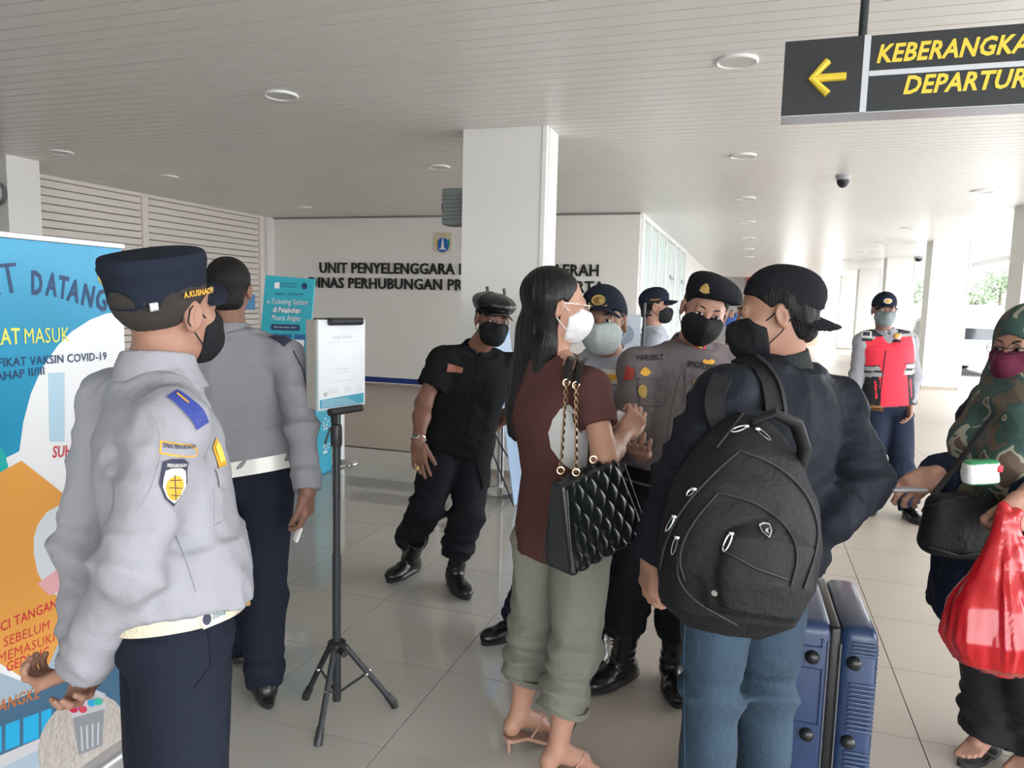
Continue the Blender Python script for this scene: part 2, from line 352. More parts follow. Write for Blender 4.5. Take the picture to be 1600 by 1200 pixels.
# ------------------------------------------------------------------ stanchions
def stanchion(x, y, lab):
    t = thing('queue_post', lab, 'barrier post', (x, y, 0), 'chrome queue posts')
    MB().lathe([(.15, 0), (.155, .008), (.15, .02), (.11, .032), (.04, .042), (.032, .05)], (x, y, 0), 36).obj('base', CHROME, t, True)
    MB().lathe([(.028, .04), (.028, .90)], (x, y, 0), 20).obj('post', STEEL, t, True)
    MB().lathe([(.036, .88), (.038, .90), (.038, .955), (.03, .965), (.001, .967)], (x, y, 0), 20).obj('cap', BLACKP, t, True)
stanchion(-3.62, 5.97, 'chrome queue post beside the blue ticketing stand')
stanchion(-1.88, 4.68, 'chrome queue post directly behind the legs of the man in black')
stanchion(-1.90, 5.58, 'chrome queue post between the man in black and the brown shirted woman')
stanchion(-2.62, 5.95, 'chrome queue post base at foot of column seen between the man in black legs')
# ------------------------------------------------------------------ tripod poster stand
tp = onz(527, 1085); px_, py_ = tp[0], tp[1]
t = thing('poster_stand', 'black tripod stand with clamps for paper on glossy floor', 'stand', (px_, py_, 0))
D0 = 2.68
top = at(519, 625, 2.76); hub = at(526, 1006, D0+.02)
ax = np.array([px_, py_, 0]); hubz = hub[2]
ax = np.array([at(526, 900, 2.70)[0], at(526, 900, 2.70)[1], 0])
P = lambda z: np.array([ax[0], ax[1], z])
MB().tube([P(.05), P(.62)], .0155, 14).obj('lower_pole', BLACKM, t, True)
MB().tube([P(.5), P(1.10)], .013, 14).obj('upper_pole', BLACKM, t, True)
MB().tube([P(1.02), P(1.03), P(1.09), P(1.10)], [.018, .021, .021, .018], 14).obj('top_collar', BLACKP, t, True)
b = MB(); b.tube([P(.245), P(.255), P(.28), P(.285)], [.022, .034, .034, .022], 16); b.obj('hub', BLACKP, t, True)
b = MB(); b.tube([P(.262)+[.03, -.02, 0], P(.262)+[.06, -.045, 0]], .012, 10); b.obj('knob', BLACKP, t, True)
feet = [onz(497, 1165), onz(478, 1092), onz(617, 1105)]
for q in feet:
    q = np.array([q[0], q[1], .012]); d = nz(q-P(.26)); s0 = P(.262)+nz([d[0], d[1], 0])*.03
    MB().tube([s0, q+(s0-q)*.08], .011, 10).obj('leg', BLACKM, t, True)
    lg = MB().tube([q+(s0-q)*.16, q+(s0-q)*.02, q-(0, 0, .010)], [.014, .016, .015], 10).obj('rubber_foot', BLACKP, t, True)
    MB().tube([P(.075), s0+(q-s0)*.45], .005, 6).obj('brace', BLACKM, t)
    bb = s0+(q-s0)*.45; MB().lathe([(.006, -.013), (.006, .013)], bb, 8, (0, 1, .3)).obj('rivet', CHROME, t)
# poster sheet with its holder
q00 = at(498, 641, 2.68); u = ray(1530, 492); u[2] = 0; u = nz(u); v = np.array([0, 0, 1.])
def tolen(o, d, px=None, py=None):
    lo, hi = 0., 3.
    for _ in range(40):
        m = (lo+hi)/2; c = CR.T@(o+d*m-CC); X = 800+FPX*c[0]/-c[2]; Y = 600-FPX*c[1]/-c[2]
        if (px is not None and X < px) or (py is not None and Y > py): lo = m
        else: hi = m
    return lo
W = tolen(q00, u, px=570); Hh = tolen(q00, v, py=500); print('poster', W, Hh)
ps = thing('poster_sheet', 'white paper sheet with heading Scan Disini and teal foot, clipped in tripod stand', 'poster', tuple(q00))
fr = (q00, u, v); nn = nz(np.cross(u, v))
MB().prism(rect(0, 0, W, Hh), (q00-nn*.003, u, v), .003).obj('sheet', mat('paper', (.70, .73, .76), .35, coat=.4), ps)
MB().prism(rect(-.004, -.006, W+.004, Hh+.002), (q00-nn*.006, u, v), .002).obj('sleeve', mat('clear_sleeve', (.6, .62, .6), .15, alpha=.5), ps)
GT = mat('grey_print', (.38, .40, .42), .5); TEAL = mat('teal_print', (.05, .30, .42), .5)
put_text(MB(), 'Scan Disini', fr, W*.5, Hh*.79, W*.42, .012, d=.0006, bold=.01).obj('heading', GT, ps)
b = MB(); put_text(b, 'Arahkan kamera ponsel anda ke kode', fr, W*.5, Hh*.745, W*.62, .0035, d=.0006); put_text(b, 'Pintu Masuk', fr, W*.5, Hh*.43, W*.3, .008, d=.0006); put_text(b, 'pelabuhan', fr, W*.5, Hh*.40, W*.3, .003, d=.0006); put_text(b, 'TERIMA KASIH ATAS KERJASAMA', fr, W*.5, Hh*.30, W*.44, .004, d=.0006)
for k, (x, wd) in enumerate(((.3, .26), (.62, .14), (.87, .14))):
    for j in range(4): b.prism(rect(W*(x-wd/2), Hh*(.165+.018*j), W*(x+wd/2*(.9-.2*(j % 2))), Hh*(.168+.018*j)), (q00+nn*.0003, u, v), .0003)
b.obj('small_print', GT, ps)
b = MB(); b.prism([(.0+W*.02, Hh*.012), (W*.97, Hh*.012), (W*.97, Hh*.135), (W*.02, Hh*.11)], (q00+nn*.0002, u, v), .0004); b.obj('footer', TEAL, ps)
b = MB()
for j in range(4): b.prism(rect(W*.06, Hh*(.03+j*.021), W*(.8-.06*j), Hh*(.034+j*.021)), (q00+nn*.0007, u, v), .0003)
b.obj('footer_lines', WP, ps)
MB().prism(rect(W*.1, Hh*.145, W*.17, Hh*.19), (q00+nn*.0002, u, v), .0004).obj('small_icon', GT, ps)
bk = thing('poster_sheet', 'beige backside sheet behind the white poster in the tripod holder', 'poster', tuple(q00))
a1 = q00-nn*.012; a0 = at(480, 636, 2.73); a0[2] = a1[2]; a3 = a0+[0, 0, Hh]
uu = nz(a1-a0); v2 = nz(a3-a0)
MB().prism(rect(0, 0, np.linalg.norm(a1-a0)*1.0, np.linalg.norm(a3-a0)), (a0, uu, v2), .003).obj('sheet', mat('beige_sheet', (.42, .40, .36), .5, var=.08, vscale=30), bk)
for yy, nm, z_ in ((Hh-.006, 'upper', 0), (-.012, 'lower', 0)):
    c0 = q00+u*(W*.18)+v*yy+nn*.012; c1 = q00+u*(W*.86)+v*yy+nn*.012
    MB().tube([c0, c1], .0145, 12).obj('clamp', BLACKP, t, True)
MB().tube([q00-nn*.02+v*(Hh), q00-nn*.02+u*W*.7+v*Hh], .007, 8).obj('clamp_bar', BLACKM, t, True)
MB().tube([P(1.05), q00+u*W*.36-v*.012-nn*.015], .013, 10).obj('neck', BLACKM, t, True)
MB().tube([q00+u*W*.36-nn*.02, q00+u*W*.36-nn*.02+v*Hh], .008, 8).obj('back_bar', BLACKM, t, True)
MB().tube([P(1.09)+[-.02, -.01, 0], P(1.03)+[-.035, -.02, 0]], .004, 6).obj('lever', BLACKP, t)
# ------------------------------------------------------------------ welcome banner on the left (plane x = const)
BX = -1.90
wb = thing('rollup_banner', 'tall blue and white welcome banner with orange diamond at left edge', 'banner', (BX, 1.4, 0))
TOPZ = 1.695
frb = lambda d: ((BX+d, 0, 0), (0, 1, 0), (0, 0, 1))
def pb(px, py): p = onx(px, py, BX); return (p[1], p[2])
Y1 = 1.832; Y0 = 1.03
MB().prism(rect(Y0, .09, Y1, TOPZ), frb(-.003), .003).obj('print_sheet', WP if False else mat('banner_white', (.78, .79, .80), .35), wb)
MB().box((BX-.012, Y0-.01, TOPZ-.005), (BX+.010, Y1+.004, TOPZ+.012), .003).obj('top_rail', CHROME if False else mat('rail_silver', (.6, .6, .62), .3, .7), wb)
MB().rbox((BX-.03, (Y0+Y1)/2, .045), (.09, (Y1-Y0)/2+.02, .045), .02).obj('base_case', mat('rail_silver'), wb, True)
MB().tube([(BX-.03, (Y0+Y1)/2, .05), (BX-.012, (Y0+Y1)/2, TOPZ)], .008, 8).obj('support_rod', mat('rail_silver'), wb)
def poly(name, pts, d, m): return MB().prism([pb(*p) for p in pts], frb(d), .0006).obj(name, m, wb)
BB = mat('banner_blue', (.02, .27, .46), .35, var=.25, vscale=5)
z1 = pb(190, 490)[1]
def clipz(p): return (min(max(p[0], Y0+.001), Y1-.001), min(max(p[1], .1), TOPZ-.004))
top = [(Y0+.001, TOPZ-.004), (Y1-.001, TOPZ-.004)]
arc = [clipz(pb(*p)) for p in ((189, 487), (165, 490), (140, 500), (112, 518), (90, 540), (66, 574), (48, 615), (36, 660), (30, 705))]
mid = [clipz(pb(*p)) for p in ((10, 715), (-20, 735), (-120, 780))]
MB().prism((top+arc+mid)[::-1], frb(0), .0006).obj('blue_field', BB, wb)
poly('teal_circle', [(-150, 690), (-60, 690), (-15, 685), (6, 705), (14, 735), (10, 765), (-3, 795), (-40, 830), (-150, 850)][::-1], .0008, mat('teal_field', (.02, .42, .40), .4))
poly('orange_diamond', [(33, 720), (150, 812), (110, 960), (60, 1074), (-60, 1000), (-150, 860), (-60, 770)][::-1], .0012, mat('orange_field', (.72, .33, .07), .4))
poly('photo_backdrop', [(60, 1074), (110, 960), (170, 975), (200, 1010), (205, 1190), (60, 1215), (-40, 1230), (-120, 1250), (-140, 1000)][::-1], .0005, mat('photo_sky', (.34, .42, .50), .4))
poly('photo_building', [(-60, 1125), (0, 1102), (60, 1078), (160, 1042), (200, 1030), (200, 1120), (60, 1170), (0, 1195), (-60, 1220)][::-1], .0008, mat('photo_dark', (.05, .12, .20), .4))
for k, (x0, x1) in enumerate(((-20, 2), (8, 30), (36, 60), (64, 80), (98, 118), (126, 150))):
    f_ = lambda x, y: (x, y-(x*.36))
    poly('photo_window', [f_(x0, 1135), f_(x1, 1135), f_(x1, 1175), f_(x0, 1175)][::-1], .0011, mat('photo_pane', (.02, .35, .62), .3))
poly('photo_ledge', [(-60, 1205), (0, 1180), (70, 1150), (70, 1166), (0, 1200), (-60, 1226)][::-1], .0013, mat('photo_grey', (.5, .5, .52), .5))
poly('portrait_inset', [(75, 583), (100, 582), (100, 690), (77, 690)][::-1], .0010, mat('inset_blue', (.42, .60, .72), .4))
cx, cy = pb(98, 845); 
poly('drawing_circle', [(52, 840), (58, 820), (72, 800), (90, 790), (140, 800), (150, 900), (100, 935), (75, 925), (58, 895), (52, 865)][::-1], .0015, mat('drawing_white', (.62, .66, .70), .4))
poly('drawing_table', [(58, 912), (100, 880), (104, 920), (76, 930)][::-1], .0018, mat('drawing_pink', (.72, .38, .40), .5))
cx, cy = 128, 1140
poly('paper_circle', [(cx+70*math.cos(a), cy+18+72*math.sin(a)-(18*math.cos(a))) for a in np.linspace(0, 2*PI, 26)[:-1]], .0018, mat('crumpled_print', (.42, .38, .34), .6, bump=.5, bscale=60, var=.2, vscale=40))
poly('bin_drawing', [(112, 1118), (162, 1106), (158, 1165), (122, 1180)][::-1], .0024, mat('bin_grey', (.22, .23, .25), .5))
poly('bin_rim', [(110, 1112), (163, 1097), (164, 1107), (111, 1122)][::-1], .0028, mat('bin_light', (.42, .43, .45), .4))
poly('bin_lid', [(118, 1096), (124, 1086), (150, 1078), (164, 1084), (162, 1092), (150, 1088), (126, 1096)][::-1], .0028, mat('bin_light'))
for k in range(4): poly('bin_rib', [(124+k*9, 1135-k*2), (127+k*9, 1134-k*2), (129+k*8, 1172-k*3), (126+k*8, 1173-k*3)][::-1], .0030, mat('bin_light'))
for k, (x, y, c) in enumerate(((114, 1108, (.5, .02, .05)), (122, 1103, (.35, .05, .3)), (132, 1100, (.5, .4, .45)), (142, 1098, (.02, .3, .5)), (152, 1096, (.03, .4, .3)), (128, 1108, (.5, .05, .08)))):
    poly('rubbish_print', [(x+7*math.cos(a), y+6*math.sin(a)) for a in np.linspace(0, 2*PI, 8)[:-1]], .0030+k*.0001, mat('rub%d' % k, c, .5))
def btxt(name, s, pl, pr, cap, m, d=.0022, bold=.015):
    # text whose baseline runs from pixel pl to pixel pr ; cap = cap height in metres
    a = pb(*pl); c = pb(*pr); wd = math.hypot(c[0]-a[0], c[1]-a[1]); u = ((c[0]-a[0])/wd, (c[1]-a[1])/wd)
    fr = ((BX+d, a[0], a[1]), (0, u[0], u[1]), (0, -u[1], u[0]))
    return put_text(MB(), s, fr, wd/2, 0, wd, cap, bold=bold).obj(name, m, wb)
NV = mat('banner_navy', (.02, .05, .13), .5)
btxt('lettering', 'SELAMAT', (-220, 490), (32, 456), .085, NV, bold=.012)
for ch, x0, y0, x1, y1 in (('D', 49, 459, 66, 460), ('A', 70, 460, 88, 463), ('T', 89, 464, 104, 467), ('A', 103, 468, 122, 473), ('N', 126, 475, 143, 480), ('G', 147, 481, 165, 486)):
    btxt('lettering', ch, (x0, y0), (x1, y1), .066, NV, bold=.03)
btxt('lettering', 'SYARAT', (-60, 541), (31, 537), .045, mat('banner_yellow', (.75, .72, .12), .5))
btxt('lettering', 'MASUK', (38, 537), (108, 534), .045, mat('banner_yellow'))
btxt('lettering', 'SERTIFIKAT VAKSIN COVID-19', (-50, 577), (166, 562), .025, NV)
btxt('lettering', 'TAHAP II/III', (-18, 597), (69, 585), .024, NV)
RD = mat('banner_red', (.55, .03, .04), .5)
btxt('lettering', 'SUHU', (81, 715), (122, 712), .035, RD)
btxt('lettering', 'CUCI TANGAN', (-25, 998), (88, 949), .029, RD); btxt('lettering', 'SEBELUM', (5, 1011), (76, 983), .029, RD)
btxt('lettering', 'MEMASUKI', (-4, 1037), (84, 1002), .029, RD); btxt('lettering', 'GEDUNG', (9, 1050), (75, 1024), .029, RD)
btxt('lettering', 'ANGKE', (-4, 1114), (60, 1090), .036, mat('banner_rust', (.45, .14, .03), .5))
btxt('lettering', 'SAMPAH', (100, 1207), (170, 1190), .03, RD)
b = MB(); o_ = pb(165, 432); r = .028
b.tube([(BX+.002, o_[0]+r*math.cos(q), o_[1]+r*math.sin(q)) for q in np.linspace(0, 2*PI, 25)], .0025, 5)
for k in (-.5, 0, .5): b.tube([(BX+.002, o_[0]+k*r*1.3*math.cos(q), o_[1]+r*.95*math.sin(q)) for q in np.linspace(-PI/2, PI/2, 9)], .0016, 5); b.tube([(BX+.002, o_[0]-r*.9, o_[1]+k*r), (BX+.002, o_[0]+r*.9, o_[1]+k*r)], .0016, 5)
b.obj('globe_emblem', GOLD, wb); MB().prism(circ(o_[0], o_[1], r, 24), frb(.001), .0006).obj('emblem_disc', NV, wb)
# ------------------------------------------------------------------ e-ticketing booth
bo = thing('ticket_booth', 'light blue promotional counter with leaning header about e-Ticketing System', 'counter', (-3.6, 5.5, 0))
BL1 = mat('booth_blue', (.010, .19, .34), .35); BL2 = mat('booth_cyan', (.04, .40, .50), .35)
c1 = onz(493, 748); c2 = onz(508, 741); dd = nz(c2-c1); 
lf = nz([-1, .12, 0]); dp = .30
pts = [c1, c1+dd*dp, c1+dd*dp+lf*.44, c1+lf*.44]
b = MB(); k = 4; zz = 1.0; b.add([p for p in pts]+[p+[0, 0, zz] for p in pts], [(3, 2, 1, 0), (4, 5, 6, 7)]+[(i, (i+1) % 4, 4+(i+1) % 4, 4+i) for i in range(4)]); b.obj('counter_body', BL1, bo)
sfr = (c1+np.cross(dd, [0, 0, 1])*.0015, dd, (0, 0, 1))
MB().prism(rect(.002, .02, dp-.002, .99), sfr, .001).obj('side_panel', mat('booth_side', (.03, .42, .60), .35), bo)
rnd = random.Random(4); b = MB()
for i in range(26):
    x = rnd.randint(0, 4)*.026+.14; z = rnd.choice((.16, .19, .22, .25, .40, .43, .46, .49, .52)); b.prism(rect(x, z, x+.022, z+.022), (np.array(sfr[0])+np.cross(dd, [0, 0, 1])*.001, dd, (0, 0, 1)), .0006)
put_text(b, 'BOOKING', sfr, .17, .86, .2, .035, d=.002); put_text(b, 'tiket kapal', sfr, .16, .77, .15, .02, d=.002)
b.obj('side_pattern', WP, bo)
h0, h1, h2, h3 = at(403, 566, 5.62), at(480, 569, 5.58), at(492, 436, 5.66), at(415, 430, 5.70)
b = MB(); nn2 = nz(np.cross(h1-h0, h3-h0)); b.add([h0, h1, h2, h3]+[p-nn2*.02 for p in (h0, h1, h2, h3)], [(0, 1, 2, 3), (7, 6, 5, 4), (0, 4, 5, 1), (1, 5, 6, 2), (2, 6, 7, 3), (3, 7, 4, 0)]); b.obj('header_board', BL2, bo)
uu = nz(h1-h0); vv = nz(h3-h0); hf = (h0+nn2*.001, uu, vv); HW = np.linalg.norm(h1-h0); HH = np.linalg.norm(h3-h0)
def bt(s, y, wd, h, m, bold=.03, x=.5): 
    if m is WP: put_text(MB(), s, hf, HW*x, HH*y, wd*HW*1.03, h, d=.0015, bold=bold+.05).obj('lettering_shadow', NV, bo)
    put_text(MB(), s, hf, HW*x, HH*y, wd*HW, h, d=.003, bold=bold).obj('lettering', m, bo)
bt('e-Ticketing System', .67, .84, .045, WP); bt('di Pelabuhan', .575, .56, .045, WP); bt('Muara Angke', .485, .58, .045, WP)
bt('DINAS PERHUBUNGAN', .90, .35, .012, NV, .01, .48); bt('PROVINSI DKI JAKARTA', .865, .35, .012, NV, .01, .48); bt('Jakarta', .775, .2, .025, NV, .0, .33); bt('MAJU BERSAMA', .775, .32, .02, NV, .0, .66)
MB().prism([(HW*.22, HH*.37), (HW*.78, HH*.37), (HW*.8, HH*.4), (HW*.78, HH*.44), (HW*.22, HH*.44), (HW*.2, HH*.4)], hf, .002).obj('caption_pill', NV, bo)
put_text(MB(), 'Beli dan Pesan Tiket', hf, HW*.5, HH*.40, HW*.45, .010, d=.003).obj('caption', WP, bo)
for k, x in enumerate((.17, .42, .70)):
    MB().prism(rect(HW*x, HH*.03, HW*(x+.22), HH*.33), hf, .002).obj('phone_print', mat('phone_navy', (.03, .12, .3), .4), bo)
    MB().prism(rect(HW*(x+.012), HH*.045, HW*(x+.208), HH*.27), hf, .003).obj('phone_screen', WP, bo)
for x, m in ((.26, WP), (.82, NV)): MB().prism(circ(HW*x, HH*.885, .022, 12, .026) if x > .5 else rect(HW*x-.02, HH*.85, HW*x+.02, HH*.92), hf, .002).obj('small_emblem', m, bo)
t = MB().box((-8.70, 9.7, 1.05), (-8.68, 11.6, 1.5)); 
q = onx(392, 472, -8.7)
MB().box((-8.72, q[1]-.9, q[2]-.14), (-8.70, q[1]+.12, q[2]+.14), .004).obj('wall_notice', mat('notice_blue', (.10, .30, .55), .4, var=.4, vscale=8), None, **tagd('small blue notice panel on the louvred wall behind the bareheaded officer', 'notice'))
# ------------------------------------------------------------------ x-banner behind the woman
xb = thing('x_banner', 'blue information banner on black rods behind the man in black and the woman', 'banner', (-1.75, 5.1, 0))
BLc = onz(803, 795)+[0, 0, .02]; TLc = at(763, 459, 5.05); wdir = nz([.20, .98, 0]); wdir = nz(at(812, 700, 5.6)-at(792, 700, 5.12)); wdir[2] = 0; wdir = nz(wdir)
vv = nz(TLc-BLc); HB = np.linalg.norm(TLc-BLc); WB = .55
pf = (BLc, wdir, vv)
XS = mat('xbanner_print', (.24, .36, .52), .4, var=.15, vscale=6)
MB().prism(rect(0, 0, WB, HB), pf, .003).obj('print_sheet', XS, xb)
MB().prism(rect(.002, HB*.80, WB-.002, HB-.002), (BLc+nz(np.cross(wdir, vv))*.003, wdir, vv), .001).obj('blue_heading', mat('xb_head', (.16, .38, .70), .4), xb)
MB().prism(rect(.002, .002, WB-.002, HB-.002), (BLc-nz(np.cross(wdir, vv))*.002, wdir, vv), .001).obj('reverse', XS, xb)
b = MB(); sg = -1
for k in range(6):
    z = HB*(.12+k*.105); b.prism(rect(.05, z, .16, z+.09), (BLc-nz(np.cross(wdir, vv))*.004, wdir, vv), .001); b.prism(rect(.2, z+.02, .5, z+.035), (BLc-nz(np.cross(wdir, vv))*.004, wdir, vv), .001); b.prism(rect(.2, z+.055, .46, z+.07), (BLc-nz(np.cross(wdir, vv))*.004, wdir, vv), .001)
b.obj('list_print', NV, xb)
hubp = at(742, 610, 5.25); 
for c in (BLc, BLc+wdir*WB, BLc+vv*HB, BLc+wdir*WB+vv*HB):
    MB().tube([hubp, (hubp+c)/2+np.array([-.03, 0, 0]), c], .006, 6).obj('rod', BLACKM, xb)
for c in (BLc+vv*HB, BLc+wdir*WB+vv*HB): MB().tube([c-[0, 0, .03], c+[-.01, 0, .05]], .011, 6).obj('clip', BLACKP, xb)
# second banner behind the guard
x2 = thing('x_banner', 'white banner with round grey emblem on black frame behind the white-masked guard', 'banner', (-.8, 5.0, 0))
e0, e1 = at(945, 490, 5.0), at(1002, 492, 4.9); zb = e0[2]
uu = nz([e1[0]-e0[0], e1[1]-e0[1], 0]); wd = np.linalg.norm((e1-e0)[:2]); o0 = np.array([e0[0], e0[1], .05])
MB().prism(rect(0, 0, wd, zb-.05), (o0, uu, (0, 0, 1)), .003).obj('print_sheet', mat('banner_pale', (.60, .66, .74), .4), x2)
ec = at(975, 522, 4.93); MB().lathe([(.07, 0), (.07, .004)], ec+[0, -.02, 0], 20, (0, -1, 0)).obj('emblem', mat('emblem_grey', (.25, .3, .38), .5), x2)
b = MB(); p = np.array([e1[0]+.02, e1[1], 0]); b.tube([p, p+[0, 0, e1[2]+.08]], .010, 8); b.tube([p+[-.02, 0, e1[2]-.0], p+[.05, 0, e1[2]-.0]], .008, 6); b.tube([p+[-wd-.04, 0, 0], p+[-wd-.04, 0, e1[2]]], .01, 8); b.obj('frame', BLACKM, x2)
b = MB(); b.tube([p+[-.25, -.2, .01], p+[.2, .2, .01]], .01, 6); b.obj('foot', BLACKM, x2)
# ------------------------------------------------------------------ distance-field modelling (smooth unions turned into quads)
def smin(a, b, k):
    h = np.maximum(k-np.abs(a-b), 0)/k
    return np.minimum(a, b)-h*h*k*.25
class SDF:
    def __init__(s, vox=.007): s.vox = vox; s.ops = []; s.dis = []
    def _op(s, kind, fn, lo, hi, k): s.ops.append((kind, fn, np.asarray(lo, float), np.asarray(hi, float), k)); return s
    def cap(s, a, b, ra, rb=None, k=.02, f=None, ratio=1., kind='u', flat=False):
        a = np.asarray(a, float); b = np.asarray(b, float); rb = ra if rb is None else rb; ab = b-a; L2 = max(ab.dot(ab), 1e-9)
        if f is not None: f = nz(f)
        def fn(X, Y, Z):
            x, y, z = X-a[0], Y-a[1], Z-a[2]; t0 = (x*ab[0]+y*ab[1]+z*ab[2])/L2; t = np.clip(t0, 0, 1); cut = (t0-1)*math.sqrt(L2) if flat else -1.
            if flat: t = np.clip(t0, 0, 1.3)
            x = x-t*ab[0]; y = y-t*ab[1]; z = z-t*ab[2]
            if f is not None:
                q = (x*f[0]+y*f[1]+z*f[2])*(1/ratio-1); x = x+q*f[0]; y = y+q*f[1]; z = z+q*f[2]
                return np.maximum((np.sqrt(x*x+y*y+z*z)-(ra+t*(rb-ra)))*max(min(ratio, 1), .5), cut)
            return np.maximum(np.sqrt(x*x+y*y+z*z)-(ra+t*(rb-ra)), cut)
        R = max(ra, rb)*max(1, ratio)
        return s._op(kind, fn, np.minimum(a, b)-R, np.maximum(a, b)+R, k)
    def ell(s, c, r, R=None, k=.02, kind='u'):
        c = np.asarray(c, float); r = np.asarray(r, float)*np.ones(3); R = np.eye(3) if R is None else np.asarray(R); m = r.min()
        def fn(X, Y, Z):
            x, y, z = X-c[0], Y-c[1], Z-c[2]
            u = [(x*R[0, i]+y*R[1, i]+z*R[2, i])/r[i] for i in range(3)]; n = np.sqrt(u[0]**2+u[1]**2+u[2]**2)
            g = np.sqrt((u[0]/r[0])**2+(u[1]/r[1])**2+(u[2]/r[2])**2)+1e-9
            return n*(n-1)/g
        e = np.abs(R)@r
        return s._op(kind, fn, c-e, c+e, k)
    def box(s, c, h, R=None, rnd=.01, k=.005, kind='u'):
        c = np.asarray(c, float); h = np.asarray(h, float); R = np.eye(3) if R is None else np.asarray(R)
        def fn(X, Y, Z):
            x, y, z = X-c[0], Y-c[1], Z-c[2]; q = [np.abs(x*R[0, i]+y*R[1, i]+z*R[2, i])-(h[i]-rnd) for i in range(3)]
            o = np.sqrt(sum(np.maximum(v, 0)**2 for v in q)); return o+np.minimum(np.maximum(q[0], np.maximum(q[1], q[2])), 0)-rnd
        e = np.abs(R)@h
        return s._op(kind, fn, c-e, c+e, k)
    def loft(s, p0, p1, right, secs, k=.03, kind='u', n=2.3):
        # elliptical cross-sections (t, half width, half depth, x shift, y shift) along p0->p1
        p0 = np.asarray(p0, float); ax = np.asarray(p1, float)-p0; L = np.linalg.norm(ax); U = ax/L
        Rr = np.asarray(right, float); Rr = nz(Rr-U*Rr.dot(U)); Fw = np.cross(U, Rr); sc = np.array([list(q)+[0]*(5-len(q)) for q in secs], float)
        def fn(X, Y, Z):
            x, y, z = X-p0[0], Y-p0[1], Z-p0[2]; t = (x*U[0]+y*U[1]+z*U[2])/L; tf = t.ravel()
            I = lambda j: np.interp(tf, sc[:, 0], sc[:, j]).reshape(t.shape).astype(np.float32)
            hw, hd = I(1), I(2); u = x*Rr[0]+y*Rr[1]+z*Rr[2]-I(3); v = x*Fw[0]+y*Fw[1]+z*Fw[2]-I(4)
            rr = ((np.abs(u)/hw)**n+(np.abs(v)/hd)**n)**(1/n)+1e-6; d = (rr-1)*np.sqrt(u*u+v*v)/rr; d = np.where(rr < .3, (rr-1)*np.minimum(hw, hd), d)
            return np.maximum(d, np.maximum(t-sc[-1, 0], sc[0, 0]-t)*L)
        R = max(sc[:, 1].max(), sc[:, 2].max())+np.abs(sc[:, 3:]).max(); a, b = p0+ax*sc[0, 0], p0+ax*sc[-1, 0]
        return s._op(kind, fn, np.minimum(a, b)-R, np.maximum(a, b)+R, k)
    def fn(s, f, lo, hi, k=.01, kind='u'): return s._op(kind, f, lo, hi, k)
    def clip(s, p, n, k=.006, c=None, r=None):
        # cut away what lies on the side n of the point p (optionally only near c)
        p = np.asarray(p, float); n = nz(n); f = lambda X, Y, Z: (X-p[0])*n[0]+(Y-p[1])*n[1]+(Z-p[2])*n[2]
        if c is None: return s._op('c', f, [-1e3]*3, [1e3]*3, k)
        c = np.asarray(c, float); return s._op('c', f, c-r, c+r, k)
    def disp(s, f, band=.03): s.dis.append((f, band)); return s
    def folds(s, amp, freq, axis=(0, 0, 1), ratio=.3, seed=0, mask=None):
        axis = nz(axis); e1 = nz(np.cross(axis, (.3, .5, .81))); e2 = np.cross(axis, e1); B = np.array([e1*freq, e2*freq, axis*freq*ratio])
        def f(P):
            q = P@B.T+seed*17.3; q = q+.35*np.sin(q[:, [1, 2, 0]]*1.7); a = noise(q, seed); b = noise(q*2.1+5, seed+1)
            v = amp*((1-np.abs(2*a-1)*1.6)*.75+(b-.5)*.6)
            return -v if mask is None else -v*mask(P)
        return s.disp(f)
    def bunch(s, c, axis, w, freq, amp, rad=.2, side=None):
        c = np.asarray(c, float); axis = nz(axis)
        def f(P):
            q = P-c; t = q@axis; r2 = (q*q).sum(1)-t*t; e = np.exp(-(t/w)**2)*np.exp(-r2/rad**2); m = 1. if side is None else np.clip(.4+(q@nz(side))/np.sqrt(r2+1e-6), 0, 1)
            n_ = noise(q*7+3, 5); n2 = noise(q*13+9, 6)
            return -amp*e*m*(1-2*np.abs(np.sin((t*freq+n_*9)*.5)))*(.35+1.1*n2)
        return s.disp(f)
    def grid(s):
        us = [o for o in s.ops if o[0] == 'u']; lo = np.min([o[2] for o in us], 0)-.02; hi = np.max([o[3] for o in us], 0)+.02; v = s.vox
        n = np.ceil((hi-lo)/v).astype(int)+2; ax = [(lo[i]+v*np.arange(n[i])).astype(np.float32) for i in range(3)]; D = np.full(n, .5, np.float32)
        for kind, fn, l, h, k in s.ops:
            m = k+3*v; i0 = np.clip(np.floor((l-m-lo)/v).astype(int), 0, n); i1 = np.clip(np.ceil((h+m-lo)/v).astype(int)+1, 0, n)
            if (i1 <= i0).any(): continue
            sl = tuple(slice(a, b) for a, b in zip(i0, i1)); d = fn(ax[0][sl[0]][:, None, None], ax[1][sl[1]][None, :, None], ax[2][sl[2]][None, None, :]).astype(np.float32)
            if kind == 'u': D[sl] = smin(D[sl], d, k)
            elif kind == 's': D[sl] = -smin(-D[sl], d, k)
            else: D[sl] = -smin(-D[sl], -d, k)
        for f, band in s.dis:
            idx = np.nonzero(np.abs(D) < band); P = np.stack([ax[i][idx[i]] for i in range(3)], 1).astype(float); D[idx] += f(P).astype(np.float32)
        return D, lo
